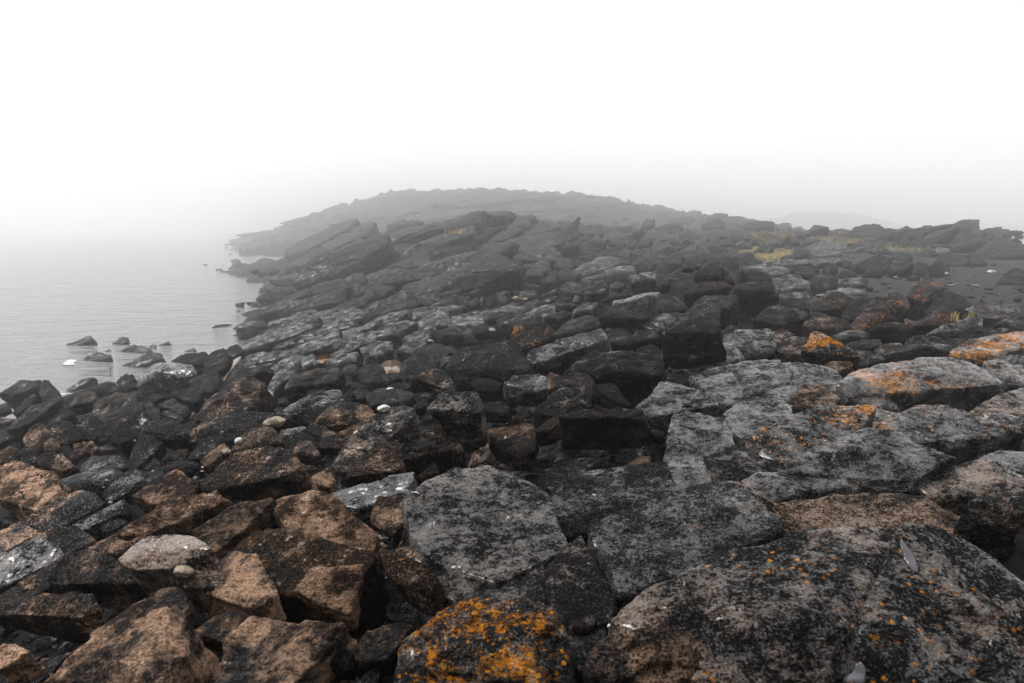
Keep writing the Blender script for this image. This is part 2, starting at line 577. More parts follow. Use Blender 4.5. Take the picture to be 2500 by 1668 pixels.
def rock_verts(P, n, p=14.0, seed=0, amp=1.0, strata=1.0, chips=3):
    """a rounded, layered, chipped solid around the points P (world); returns verts, quads, base point"""
    P = np.asarray(P, float)
    rs = np.random.default_rng(seed)
    c = P.mean(0)
    ext = np.maximum((P.max(0) - P.min(0)) / 2, 1e-3)
    size = float(np.sort(ext)[1:].mean() * 2)
    Q = (P - c) / ext
    N, D = hull_planes(Q)
    D = np.maximum(D, 0.12)
    p = p * 1.9
    if chips:                                      # corners knocked off
        for _ in range(chips):
            v = Q[rs.integers(len(Q))] + rs.normal(0, 0.25, 3)
            v /= np.linalg.norm(v) + 1e-9
            sup = (Q @ v).max()
            N = np.vstack([N, v])
            D = np.append(D, sup * rs.uniform(0.76, 0.93))
    S, F = cubesphere(n)
    t = np.maximum(S @ N.T, 0) / D[None]
    pw = p * (1 + 0.0 * t)
    r = (t ** pw).sum(1) ** (-1.0 / p)
    V = S * r[:, None] * (1.0 + 1.1 / p)
    V = V * ext + c
    # relief: broad swells, layered ledges, chips, grain
    nrm = S / ext
    nrm /= np.linalg.norm(nrm, axis=1, keepdims=True)
    f = 1.0 / max(size, 0.05)
    off = rs.uniform(-50, 50, 3)
    W = V * f
    d = fbm(W * 1.7 + off, 3, seed) * 0.030
    d += fbm(W * 5.5 + off, 3, seed + 9, 0.6) * 0.022
    # steps along the layers: wavy layer coordinate, flat treads, sharp risers
    warp = fbm(W * 1.3 + off + 7, 2, seed + 3) * 0.35
    s = (W @ STRATA) * 5.0 * strata + warp * 3
    k = np.floor(s)
    fr = s - k
    lv = hash3(k, np.zeros_like(k), np.zeros_like(k), seed + 5)
    lv2 = hash3(k + 1, np.zeros_like(k), np.zeros_like(k), seed + 5)
    e = np.clip((fr - 0.72) / 0.28, 0, 1)
    step = lv + (lv2 - lv) * e * e * (3 - 2 * e)
    side = 1 - np.abs(nrm @ STRATA) ** 2
    d += step * 0.034 * side
    # cracks: thin grooves where a noise field crosses zero
    cr = fbm(W * 1.1 + off + 31, 2, seed + 21)
    g = np.exp(-(cr / 0.02) ** 2) * (fbm(W * 0.9 + off - 11, 1, seed + 22) > 0.05)
    d -= g * 0.035
    # splintered patches: flat chips of the skin missing
    ch = fbm(W * 3.0 * np.array([1, 1, 1.6]) + off + 77, 2, seed + 31)
    d -= np.clip((ch - 0.22) / 0.06, 0, 1) * 0.022
    if n >= 24:
        d += fbm(W * 18 + off, 2, seed + 15, 0.6) * 0.007
    V = V + nrm * (d * size * amp)[:, None]
    if n >= 20 and amp > 0.45:                      # relief at its own scale, whatever the size of the rock
        L = V * np.array([0.7, 1.0, 1.6])
        w = fbm(L * 5.0, 3, 71, 0.6) * 0.016 + np.abs(fbm(L * 11.0, 2, 72)) * -0.012 + fbm(L * 32.0, 2, 73, 0.6) * 0.0035
        st = (V @ STRATA) * 17 + fbm(V * 2.2, 2, 75) * 2.2
        kk = np.floor(st)
        ee = np.clip((st - kk - 0.65) / 0.35, 0, 1)
        a0, a1 = hash3(kk, kk * 0, kk * 0, 77), hash3(kk + 1, kk * 0, kk * 0, 77)
        w = w + (a0 + (a1 - a0) * ee) * 0.008
        V = V + nrm * w[:, None] * min(1.0, size / 0.5)
    return V, F, size


def finish_rock(name, V, F, mat, **kw):
    base = np.array([V[:, 0].mean(), V[:, 1].mean(), V[:, 2].min()])
    me = mesh_np(name, V - base, F, mat)
    return put(name, me, loc=base, **kw)


# ------------------------------------------------------------------ traced rocks
ZONES = {'Z1': (0, 1100, 2.76), 'Z2': (600, 1100, 2.76), 'Z3': (1200, 1100, 2.76), 'Z4': (1800, 1100, 2.76),
         'Z5': (0, 780, 3.336), 'Z6': (600, 780, 3.336), 'Z7': (1200, 700, 3.136), 'Z8': (1800, 620, 2.489),
         'F1': (500, 440, 3.917), 'F2': (1000, 440, 3.917), 'F3': (1500, 440, 3.917), 'F4': (1900, 440, 3.917),
         'F5': (0, 640, 3.917), 'F6': (500, 640, 3.917), 'P': (0, 0, 1.0)}


def unzone(zone, pts):
    ox, oy, s = ZONES[zone]
    return [(ox + x / s, oy + y / s) for x, y in pts]


def parse_pts(s):
    return [tuple(float(c) for c in q.split(',')) for q in s.split()]


def plane_pts(uv, anchor, a, b):
    n = np.array([-math.tan(math.radians(b)), -math.tan(math.radians(a)), 1.0])
    n /= np.linalg.norm(n)
    d = rays(uv)
    o = np.array([0, 0, CAMZ])
    den = d @ n
    den = np.where(np.abs(den) < 0.03, -0.03, den)
    t = ((anchor - o) @ n) / den
    return d * t[:, None] + o, n


SEEDS = [100]


def build_points(uv, drop, a, b, off, ydist=None, sea=False):
    """top outline (photo points) and height of the front face -> points of the solid in the world"""
    uv = np.array(uv, float)
    i = int(np.argmax(uv[:, 1]))
    u0, v0 = uv[i]
    u0 = 0.6 * u0 + 0.4 * uv[:, 0].mean()
    if sea:
        base = rays([(u0, v0 + drop)])[0]
        base = base * (CAMZ + 0.05) / -base[2] + np.array([0, 0, CAMZ])
    elif ydist:
        base = rays([(u0, v0 + drop)])[0] * ydist + np.array([0, 0, CAMZ])
    else:
        base = hit(u0, v0 + drop)
    Y = max(base[1] - off * 1.5, 1.0)
    anchor = rays([(uv[i][0], v0)])[0] * (Y * 1.004) + np.array([0, 0, CAMZ])
    width = np.ptp(uv[:, 0]) / FPX * Y
    tall = np.ptp(uv[:, 1]) / FPX * Y
    lim = 1.15 * max(width, tall * 0.9)
    if a is None:
        for a in range(6, 66, 4):
            pts, n = plane_pts(uv, anchor, a, b)
            if 0 < np.ptp(pts[:, 1]) < lim and pts[:, 1].min() > Y * 0.93:
                break
    else:
        pts, n = plane_pts(uv, anchor, a, b)
    yc = np.clip(pts[:, 1], Y * 0.85, Y + max(lim * 2, 0.2))
    pts = np.array([0, 0, CAMZ]) + (pts - np.array([0, 0, CAMZ])) * (yc / pts[:, 1])[:, None]
    H = max(anchor[2] - base[2], 0.0)
    return pts, n, H, width, Y


def simplify(uv, k):
    uv = [np.array(p) for p in uv]
    while len(uv) > k:
        n = len(uv)
        ar = [abs(np.cross(uv[i] - uv[i - 1], uv[(i + 1) % n] - uv[i - 1])) for i in range(n)]
        uv.pop(int(np.argmin(ar)))
    return np.array(uv)


def traced_rock(name, zone, pts, o, parent=None, label=None, cat=None, group=None):
    uv = np.array(unzone(zone, pts))
    s = ZONES[zone][2]
    cen = uv.mean(0)
    uv = cen + (uv - cen) * o.get('e', 1.05)
    if 'x' in o:                                    # bedrock ledges run long, down to the left
        ax = np.array([0.94, -0.34])
        uv = cen + (uv - cen) + np.outer((uv - cen) @ ax, ax) * (o['x'] - 1)
    uv = simplify(uv, int(o.get('n', 6)))
    SEEDS[0] += 37
    seed = SEEDS[0]
    rs = np.random.default_rng(seed)
    T, n, H, width, Y = build_points(uv, o.get('d', 12) / s, o.get('a'), o.get('b', 6), o.get('o', 0.0), o.get('y'), name == 'sea_rock')
    size = max(width, 0.05)
    th = max(H * 1.25, 0.42 * min(size, 1.2 + 0.2 * size), o.get('th', 0))
    c = T.mean(0)
    down = -0.3 * np.array([0, 0, 1.0]) - 0.7 * n          # joints stand square to the layers, so fronts lean out
    down /= np.linalg.norm(down)
    low = c + (T - c) * o.get('f', 0.98) + down * th + rs.normal(0, 0.05, T.shape) * size
    crown = c + n * size * o.get('c', 0.02) + rs.normal(0, 0.12, 3) * size * np.array([1, 1, 0])
    P = np.concatenate([T, low, [crown]])
    px = math.sqrt(max(np.ptp(uv[:, 0]), 8) * max(np.ptp(uv[:, 1]) + o.get('d', 12) / s, 8)) * 1024 / 2500
    n_ = int(min([6, 8, 11, 15, 20, 27, 36, 48, 62, 78], key=lambda k: abs(k - px / 2.3)))
    V, F, sz = rock_verts(P, n_, o.get('p', 15) * (1.5 if o.get('p', 15) >= 9 else 1.0), seed, o.get('m', 1.0), o.get('s', 1.0), int(o.get('k', 2)))
    ob = finish_rock(name, V, F, M_ROCK, parent=parent, label=label, cat=cat, group=group)
    look(ob, o.get('t', 0.35), o.get('v', 1.0), o.get('l', 0.0), o.get('w', 0.35))
    return ob


def parse_opts(s):
    o = {}
    for tok in s.split():
        k = tok.rstrip('-.0123456789')
        o[k] = float(tok[len(k):])
    return o

# ------------------------------------------------------------------ rock tables
# "# zone name defaults" opens a section; then  options | outline of the upper face in the photo | label
# slab and ledge are bedrock (children of the ground or headland); the others lie loose and are things of their own
ROCKS = """
# P slab n10 e1.055 t.4 v.6 w.66 a14 b4 p34 th.5 m.6 s.7 k1
t.36 v.78 l.16 a24 c.10 p9|1530,1505 1600,1425 1720,1375 1850,1335 2020,1298 2140,1287 2200,1300 2270,1430 2190,1480 2120,1545 2085,1660 1850,1700 1650,1640
t.36 v.819 l.3 a26 b-8 c.08 p9|2205,1300 2260,1293 2350,1330 2440,1395 2530,1470 2540,1690 2115,1690 2125,1570 2190,1505 2280,1440
w.765 t.4 a12|995,1250 1050,1195 1110,1160 1180,1143 1290,1142 1330,1180 1352,1250 1378,1325 1330,1360 1200,1425 1120,1395 1065,1375 1010,1320
w.51 t.28 v.624 a12 o-.02|1060,1395 1200,1437 1322,1372 1330,1420 1345,1480 1300,1500 1140,1490 1070,1455
w.425 t.28 v.585 a12 d8|1328,1410 1382,1335 1418,1314 1454,1380 1484,1428 1500,1480 1482,1512 1402,1540 1356,1502
w.34 t.16 v.468 a12 o-.04|1382,1552 1478,1520 1488,1545 1452,1575 1421,1640
t.4 v.663 w.425 a16 d10 c.09|1352,1222 1374,1194 1417,1154 1526,1143 1617,1133 1602,1162 1642,1202 1646,1225 1526,1228 1490,1246 1425,1282 1381,1312 1370,1280
t.32 v.468 w.425 d6|1327,1162 1352,1147 1417,1122 1475,1125 1425,1158 1374,1190 1348,1208
t.36 v.78 w.595 a15 d18 c.06 l.05|1443,1281 1461,1259 1501,1241 1562,1227 1646,1227 1743,1201 1798,1187 1852,1241 1900,1252 1900,1296 1816,1332 1671,1386 1562,1408 1522,1450 1483,1368
t.24 v.858 w.85 a10|1609,1162 1646,1122 1722,1125 1736,1147 1736,1205 1690,1212 1649,1201
t.16 v.975 w.85 a14 d12|1621,1127 1627,1099 1640,1051 1643,1012 1678,1003 1755,1006 1771,1038 1793,1083 1739,1102 1717,1121 1662,1121
t.16 v.897 w.765 a14 d20|1554,990 1615,936 1678,933 1717,942 1745,968 1752,993 1710,997 1646,1003 1570,1019
t.2 v.858 w.765 d8|1688,920 1758,891 1838,882 1900,879 1900,904 1806,907 1710,930
t.12 v1.05 w.85 a14 d12 s1.2|1707,930 1774,910 1900,888 1970,887 2025,905 2050,935 2040,955 1930,980 1800,985 1760,980 1742,961
t.12 v1.05 w.85 a14 d10 s1.2|1768,1012 1806,982 1930,977 1934,1014 1880,1055 1820,1080 1790,1060
t.4 v.585 w.425 a22 d10|1723,1118 1796,1086 1854,1111 1900,1137 1960,1160 1985,1180 1900,1190 1806,1191 1748,1191 1736,1137
t.16 v.975 w.85 a20 d10|1748,878 1764,831 1790,840 1819,875 1774,888
t.2 v.663 w.68 d20|1762,827 1800,808 1880,805 1888,840 1884,865 1830,860 1780,845
# Z8 slab n9 e1.06 t.32 v.75 w.8 a18 b2 p28 th.5 m.7 s1.2 k1
l.78 v1.0 w1 d90 a20 c.04|630,810 700,730 980,650 1150,640 1400,650 1520,710 1600,790 1480,785 1300,790 1050,790 850,825 700,850
v.7 l.1 d24 t.4|690,890 740,840 900,830 1010,890 960,950 800,930
l.78 v1.0 d50|1300,600 1450,510 1600,495 1760,498 1760,590 1600,600 1480,640 1360,640
v1.0 t.32 l.15 d10|1500,655 1620,620 1760,600 1760,780 1620,800 1540,725
v.7 t.4 l.4 d20|1420,960 1600,850 1760,805 1760,985 1600,972
l.62 t.36 d24 a20|60,1150 300,980 500,920 720,910 830,930 720,990 740,1060 560,1150 400,1220 280,1310 180,1240
l.45 t.48 v.8 d10|722,992 830,932 990,970 920,1040 760,1060
l.7 v1.0 d80 a20 c.06|880,1060 950,990 1100,920 1250,920 1420,980 1640,1070 1500,1120 1250,1130 1050,1130 930,1090
l.7 t.4 d10|1490,972 1600,970 1760,1000 1760,1065 1640,1062
t.44 v.95 d110 a20 c.05|280,1320 420,1210 600,1150 760,1070 920,1080 1100,1150 1310,1230 1200,1310 1060,1380 860,1345 560,1325 400,1335
t.4 v.85 d30|20,1390 140,1330 280,1322 470,1360 780,1370 640,1420 500,1440 300,1480 140,1530
v1.3 w1 t.12 d20|1480,1240 1640,1170 1760,1160 1760,1350 1600,1320
t.44 v.9 d10 a25|1080,1400 1240,1300 1480,1250 1600,1335 1760,1360 1760,1420 1500,1430 1380,1470 1200,1490
t.4 v.6 d10|0,660 190,640 290,662 130,700 0,715
# Z4 slab n9 e1.04 t.55 v.75 w.5 a30 b0 p14 th.5 m.8
d20|-20,170 120,330 300,420 480,560 200,600 -40,680 -60,300
d20 a24|210,345 500,300 800,365 1200,290 1480,330 1540,420 1500,560 1050,510 700,530 470,550
v.9 d230 a22 t.4|1545,330 1680,275 1850,255 1950,262 1950,420 1760,385
# Z6 slab x1.3 e1.1 t.06 v.8 w.72 a14 b14 p14 th.5 k1
|250,210 460,110 620,60 690,70 700,110 520,170 300,220
|0,180 200,100 420,50 500,70 380,130 150,200 0,240
|310,40 470,10 690,0 690,60 520,50
|0,330 130,270 300,270 320,300 200,340 60,360
d16|200,330 310,250 400,260 380,290 260,340
|-40,400 0,390 190,370 120,430 0,440
d14|230,400 360,280 390,340 370,390 280,450 220,440
d12|390,290 460,280 450,350 400,360
d14|460,300 540,280 550,340 470,370
d12|190,520 240,450 370,400 340,480 230,560 200,560
d34 v.9|400,240 560,170 690,110 722,190 600,240 470,270
|740,120 900,60 1050,0 1000,60 860,110 760,180
d8|740,260 880,180 1000,130 1010,180 900,230 780,280
d8|690,340 780,290 880,280 860,320 760,350
# F6 slab x1.35 e1.1 t.05 v.78 w.66 a16 b12 p16 th.6 k1
d50|1250,480 1390,440 1480,470 1490,520 1380,560 1260,520
d30|1200,570 1340,520 1390,570 1400,620 1230,640
|1000,590 1150,520 1250,530 1230,590 1100,620
d50|1640,640 1780,580 1950,560 1960,600 1850,660 1700,670
d20|1600,580 1700,510 1890,470 1880,510 1760,590 1640,620
d44|1480,700 1600,650 1760,660 1840,690 1830,720 1690,700 1560,740
d20|1530,810 1640,755 1750,760 1760,850 1660,900 1560,860
d24|1880,830 1960,730 2070,750 2080,800 1990,860
d10|1960,700 2100,630 2160,620 2110,800
d20|2060,560 2140,540 2230,550 2220,610 2100,620
d12|1900,500 2040,430 2130,440 2050,500
d30|2070,540 2180,480 2290,480 2290,590 2230,600
d8|600,760 850,690 1000,610 1010,640 860,760 640,800
d8|350,800 640,640 900,560 950,590 700,700 420,830
d6|330,600 440,570 540,572 500,600 360,620
d6|640,560 760,530 930,550 800,600 660,610
d12|1250,690 1400,640 1560,600 1560,650 1400,700 1280,730
d10|1280,790 1420,700 1480,700 1460,760 1330,800
d8|820,520 900,480 1010,465 1040,480 940,510 850,530
d10|940,550 1080,480 1220,450 1240,480 1120,530 980,570
# F2 slab x1.25 e1.12 t.03 v.7 w.62 a12 b6 p14 th.5 k1
|530,1270 700,1230 890,1215 1100,1230 1000,1280 740,1330 600,1300
|1140,1270 1260,1200 1390,1180 1390,1290 1240,1310
|0,1290 200,1240 380,1200 440,1240 330,1270 120,1290 0,1330
d8|100,1350 220,1290 320,1270 330,1330 200,1330
v1.2 w.8 d10 p20|410,1330 500,1300 650,1295 725,1330 640,1380 500,1360
|0,1240 160,1220 320,1210 200,1240 0,1280
|1580,1240 1700,1170 1760,1180 1720,1240 1590,1260
|1640,860 1700,780 1850,740 1960,790 1860,860 1700,880
|1880,870 2000,820 2110,830 2100,880 1940,910
|1680,930 1840,900 1830,940 1700,960
d30|2130,910 2280,880 2330,900 2330,940 2150,960
# F3 slab e1.1 t.08 v.75 w.6 a14 b6 p12 th.5 k1
d40 v.5 w.3 y14.5|-60,1130 380,920 780,865 760,900 500,970 240,1085 0,1130
w.9 v.7 y13.3|0,1150 350,1060 440,1080 300,1130 60,1185 0,1180
d24 v.45 w.2 y14|580,990 830,890 1000,870 1100,960 800,990 640,1040
v1.1|1510,930 1750,920 1860,990 1850,1025 1590,1045
v1.1|1590,1095 1820,1070 1910,1140 1890,1190 1800,1140 1620,1130
v1.2|1220,830 1400,800 1690,850 1600,900 1480,890 1420,850
v1.2|1880,640 1960,590 2090,570 2180,640 2150,670 1900,680
|1510,790 1700,760 1900,770 1880,800 1620,830
|1900,780 2100,740 2200,760 2100,800 1960,820
v1.0|1420,770 1600,770 1720,760 1560,800 1450,800
# F4 slab e1.1 t.05 v.95 w.6 a16 b4 p10 th.6 k1
v1.2|250,650 360,590 480,565 600,590 640,640 580,680 360,680
|0,780 200,760 380,750 460,790 300,820 60,820
d10|300,690 450,670 600,690 560,720 360,730
d8|600,680 760,640 820,650 700,690
v1.3|1050,660 1090,640 1200,660 1180,690 1080,690
v1.2|1400,700 1500,660 1620,650 1640,690 1500,720
v1.1 w.9|440,1050 600,1030 800,1040 840,1060 700,1080 500,1075
v1|570,950 700,945 840,960 850,990 700,1010 580,1000
# F2 ledge n5 x1.55 e1.15 t.02 v1 w.45 a20 b18 p12 th.8 k1
|340,590 440,540 710,485 730,520 640,560 380,630
|160,980 480,870 700,770 870,810 880,870 640,900 330,1010
|890,640 1000,550 1270,530 1330,600 1300,650 1080,660 920,680
d36|1090,690 1290,640 1350,720 1340,780 1200,760 1080,720
|480,690 640,640 740,620 900,640 880,680 700,750 500,730
|130,880 300,790 480,730 700,760 480,860 200,930
|80,740 230,620 480,650 300,740 120,800
d50|330,1000 640,900 870,810 870,910 700,960 450,1010
d100|870,860 1100,820 1080,890 900,900
|830,370 870,340 1100,360 1120,400 930,400
a40|960,450 1020,390 1110,420 1100,480 980,490
a30|1120,470 1180,420 1260,410 1290,460 1180,490
|930,490 1060,480 1300,490 1150,520 960,550
|600,450 700,410 780,420 720,470
d20|0,630 240,540 430,490 400,560 200,620 0,680
d20|0,740 60,740 90,790 0,810
d30|0,870 80,870 160,960 120,1000 0,1040
d20|390,390 620,330 830,325 800,360 600,380 420,420
|0,560 200,470 420,400 560,410 300,480 60,570
|740,560 930,480 1000,490 920,560 780,600
a35 d20|1310,480 1400,460 1450,530 1400,570 1320,520
d20 v.9|500,1040 600,980 690,970 640,1060 540,1080
d20 v.9|130,1020 320,980 470,1020 400,1060 200,1060
d70 v.9|1090,850 1200,780 1260,800 1240,900 1110,930
# F1 ledge n5 x1.6 e1.15 t.02 v1 w.4 a22 b20 p11 th.8 k1
d110 b4 v.85|1740,940 1810,880 2050,865 2115,950 1960,920 1800,960
d30|1580,1060 1600,990 1720,1000 1730,1060 1600,1100
d20|1520,950 1650,880 1800,870 1780,950 1700,1000 1560,1030
|1200,940 1270,870 1440,850 1460,880 1300,940
d10|1450,870 1600,800 1620,840 1500,890
a40|1300,1020 1380,910 1480,900 1490,960 1350,1060
a40|1350,1050 1400,980 1480,970 1450,1060 1370,1110
a40|1430,1110 1470,1040 1540,1000 1570,1060 1500,1100
d18|940,1100 1040,1010 1230,970 1300,990 1280,1050 1000,1120
d20|740,1230 830,1180 940,1160 930,1200 780,1250
d30|930,1190 1060,1110 1230,1070 1280,1100 1240,1160 960,1210
d26|1210,1240 1540,1115 1550,1160 1450,1220
d20|990,950 1100,860 1280,720 1510,620 1510,700 1300,860 1100,930
|1490,790 1520,630 1810,640 1830,700 1600,780
d20|1820,770 2050,610 2350,520 2350,590 2100,680 1900,740
|720,960 800,900 960,870 1110,860 960,930
d10 v.8|950,750 1000,680 1060,650 1110,700 1000,760
|670,1010 760,960 1000,950 1030,990 850,1020
|1770,860 1990,740 2030,740 2070,850 1850,870
d16|1950,1170 2020,1095 2140,1110 2170,1180 2000,1190
|2080,1060 2280,1000 2350,1010 2350,1090 2150,1110
d20|2220,1180 2350,1110 2350,1180
|1560,1240 1640,1170 1850,1100 1900,1120 1840,1190
d16|1600,1240 1780,1190 1900,1180 1960,1210 1760,1260
|1500,600 1700,540 1900,500 2100,440 2350,400 2350,470 2100,530 1800,600
|780,860 860,760 940,750 960,800 830,850
d10|700,1180 860,1080 920,1070 930,1110 760,1180
|600,1240 800,1160 860,1160 740,1240
# F1 ledge n6 e1.25 t.02 v1 w.4 a18 b18 p11 th1.5 k1
|1100,640 1300,560 1500,440 1600,420 1500,520 1250,640
|760,690 900,600 1100,500 1300,400 1400,380 1300,480 1000,640
|1780,420 1900,380 2050,400 2000,440 1820,460
# Z1 boulder e1.04 t.85 v1.62 w.2 a24 b20 p12
v2.2 d90 t.8|0,120 130,70 270,110 380,165 395,300 250,390 60,330 -40,300|large rounded pale tan boulder cut by the photo's left edge, above the pale slabs
v2.59 t.55 a28 b14 d40 p20|150,460 330,370 540,255 640,290 700,355 600,410 400,520 270,545 200,510|palest slab of the shore, long and flat, dipping left below the big tan boulder
v2.59 t.5 a28 b14 d30 p20|-40,560 140,475 190,510 270,545 150,610 -40,710|whitish slab fragment at the left edge, split from the palest slab by a thin crack
v1.95 t.3 a28 b14 w.8 d20 p20|-40,715 230,570 420,700 300,770 60,890 -40,930|bluish grey wet slab at the left edge in front of the whitish slab fragment
v1.55 t.7 a28 b10 d36 p18|232,575 500,500 640,590 520,670 412,700|mottled tan and black slab corner touching the bluish grey wet slab
v1.16 t.2 w.6 d46|480,500 640,420 820,335 850,400 660,490 540,540|small dark grey layered block beside the right end of the palest slab
v1.43 t.3 d20|660,500 800,460 870,480 720,560|small cracked grey stone in front of the dark grey layered block
v1.29 t.1 w.5 d16 p6 m.35 s.3 k0|540,120 620,40 780,35 830,110 700,150 560,150|flat smooth grey stone lying behind the long lens-shaped stone
v1.62 t.45 w.5 d14 p5 m.3 s.3 k0|375,215 560,140 780,125 825,160 740,230 520,265 400,260|long smooth lens-shaped brown grey stone beside the large pale tan boulder
v1.29 t.1 d20 w.5 p8|700,290 760,220 900,115 945,180 860,280 740,330|knobbly grey stone leaning beside the right end of the lens-shaped stone
v1.16 t.05 d20 w.4|940,140 1080,125 1110,170 960,260 920,230|blue grey stone tucked behind the brown boulder with a dark hollow
v1.29 d66 a30|900,300 1020,200 1190,125 1330,220 1280,300 1090,360|brown ridged boulder with a black shadowed hollow on its left side
v1.04 t.5 d16 p8|1130,280 1200,245 1290,260 1300,320 1190,345|small round dark stone resting against the ridged boulder with the hollow
v1.16 d84 b10 t.75 a30|820,540 1060,400 1440,260 1530,330 1330,400 1080,470 940,590|long brown boulder with a pale upper edge lying across the lower left shore
v.972 t.8 d20 a30 b12|1300,540 1530,390 1690,350 1850,320 1700,470 1460,680 1380,620|sloping dark brown slab behind the biggest brown boulder
v1.95 t.7 d20|590,660 780,560 920,610 1000,580 830,700 700,720|pale tan stone crest behind the upright dark round boulder
v1.29 t.6 w.9 d130 a24|800,720 990,575 1170,565 1310,590 1440,690 1200,760 880,800|block with a wet blue grey top and brown front, left of the biggest brown boulder
v.726 t.6 d140 p8 a30|310,860 400,730 540,690 760,725 850,780 890,880 640,890 400,900|dark rounded boulder standing upright amid the pale left slabs
v1.95 t.75 d20 a24 b12 p9|-40,1000 130,900 300,780 430,700 560,680 420,720 320,830 320,940 130,1030 -40,1090|long rounded tan ridge of rock running down to the left edge behind a dark boulder
v1.76 t.75 d230 a26 p9 l.05|-20,1070 160,975 420,930 560,950 650,1080 480,1120 290,1050 100,1060|rounded boulder with tan top and black cracked front in the lower left
v2.2 t.7 d180 a30|-40,1290 90,1285 190,1340 60,1440 -40,1490|pale topped boulder cut by the lower left corner of the photo
v1.76 t.8 d60 a28 p10 l.08 th.5|300,1640 380,1480 480,1340 840,1060 990,980 1130,1000 1210,1110 1190,1180 1140,1290 1180,1430 1100,1640|big tan and grey boulder sloping to the bottom edge, left of a black gap
v1.16 t.7 d40 l.05|980,970 1170,910 1240,960 1262,1060 1200,1130 1100,1010|small brown knob of rock behind the big tan and grey boulder
v1.76 t.8 d90 a24 l.2 p10|1200,900 1440,740 1560,690 1720,720 1850,900 1860,960 1750,1060 1500,920 1250,915|pale lichen-flecked shoulder of rock overhanging a black hollow, lower left
v1.23 t.8 d70 a24 l.08|1300,1220 1400,1130 1560,1080 1700,1130 1540,1260 1510,1285 1420,1230|small brown stone under the overhanging lichen-flecked shoulder
# P boulder t.85 v1.29 w.25 p12 b14
v1.16 d45 a30 t.7|480,1175 575,1107 640,1090 705,1100 738,1150 640,1165 520,1190|humped brown boulder with a wet grey left flank and a split black front
v1.49 a30 d12 t.85 l.06 p10 th.4|505,1690 550,1565 625,1505 700,1500 830,1518 780,1560 715,1600 705,1690|broad brown boulder face at the bottom edge under the biggest brown boulder
v1.1 a26 d25 l.86 t.5 c.08 n8 p15 th.5|975,1690 1000,1560 1045,1495 1150,1468 1290,1480 1345,1505 1368,1560 1392,1690|boulder at the bottom edge thickly spotted with bright orange lichen
# Z2 boulder e1.04 t.9 v1.22 w.25 a24 b14 p10 l.12
a40 d30 v1.33 p8|160,350 240,290 480,300 740,440 885,560 890,640 825,740 540,610 300,540 210,450|cracked tan cap forming the top of the biggest brown boulder
a36 d40 v1.17 th.5|-130,700 0,500 220,460 310,545 800,750 760,850 600,1000 340,940 200,1000 20,940|broad weathered middle face of the biggest brown boulder, flecked with lichen
a44 d70 v1.01|330,930 480,770 800,750 770,860 690,1090 560,1060 380,970|smooth brown lobe at the lower right of the biggest brown boulder
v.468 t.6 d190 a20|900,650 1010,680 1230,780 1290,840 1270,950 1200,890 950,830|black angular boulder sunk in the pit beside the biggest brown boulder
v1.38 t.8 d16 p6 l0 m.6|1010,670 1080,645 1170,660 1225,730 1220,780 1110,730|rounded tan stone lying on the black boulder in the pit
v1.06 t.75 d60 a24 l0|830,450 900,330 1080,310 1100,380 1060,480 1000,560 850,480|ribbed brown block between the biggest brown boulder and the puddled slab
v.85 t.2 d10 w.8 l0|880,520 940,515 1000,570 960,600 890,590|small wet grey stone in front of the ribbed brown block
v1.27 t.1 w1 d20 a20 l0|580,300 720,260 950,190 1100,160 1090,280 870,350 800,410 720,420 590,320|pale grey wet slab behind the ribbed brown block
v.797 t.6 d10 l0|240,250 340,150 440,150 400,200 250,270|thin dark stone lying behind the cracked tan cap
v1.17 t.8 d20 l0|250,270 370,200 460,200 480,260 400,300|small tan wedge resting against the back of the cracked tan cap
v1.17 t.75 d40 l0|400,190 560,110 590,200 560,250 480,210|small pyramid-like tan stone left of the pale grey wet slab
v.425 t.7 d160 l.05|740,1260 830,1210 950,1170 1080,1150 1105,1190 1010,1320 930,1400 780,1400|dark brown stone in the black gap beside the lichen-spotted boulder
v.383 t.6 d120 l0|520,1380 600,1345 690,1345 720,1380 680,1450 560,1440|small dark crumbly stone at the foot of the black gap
v.51 t.4 d20 l0|700,1600 860,1470 905,1460 880,1580 800,1640|sliver of grey stone at the bottom edge between two brown boulders
# Z3 boulder t.8 v.55 w.3
a46 b0 d14 l.12 t.5 v.7 n9 p16 th.5 k3 m1.5 s1.8|698,1345 828,1242 1104,1185 1353,1228 1629,1311 1794,1450 1850,1640 660,1640|dark coarse boulder with a pale rim at the bottom, in front of the grey dome
v.4 d20|870,120 1020,30 1070,30 1060,80 950,115|dark sliver of stone leaning at the foot of the black cube-like boulder
# Z6 boulder e1.1 t.54 v.9 w.25 a24 b16 p15
v1.08 t.432 d50 b14 w.5 a32 p16|710,1200 730,1130 900,900 1080,760 1290,720 1350,800 1180,980 1000,1130 830,1250|long pale grey boulder tilted like a plank in the centre left
v.81 t.54 d60|830,1290 900,1170 1060,1030 1230,990 1250,1080 1260,1200 1180,1215 1080,1180 900,1290|brown wedge boulder leaning on the tilted plank-like boulder
v.855 t.432 w.6 d330 a26 b8|1345,870 1440,740 1600,600 1850,590 1910,650 1880,740 1720,770 1500,720|big split boulder with tan cap and black front right of the plank-like boulder
v.72 t.612 d80 a24|1275,1150 1450,1040 1720,990 1730,1040 1500,1100 1350,1140|tan lens of rock in the shadow below the big split boulder
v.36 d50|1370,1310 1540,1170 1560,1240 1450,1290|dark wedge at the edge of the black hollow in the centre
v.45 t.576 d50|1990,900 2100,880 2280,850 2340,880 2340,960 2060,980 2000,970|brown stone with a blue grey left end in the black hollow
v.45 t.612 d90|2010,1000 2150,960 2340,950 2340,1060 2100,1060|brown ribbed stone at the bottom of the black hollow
v.54 t.288 d80|1930,680 2110,670 2150,720 2120,760 1960,740|dark layered block right of the big split boulder
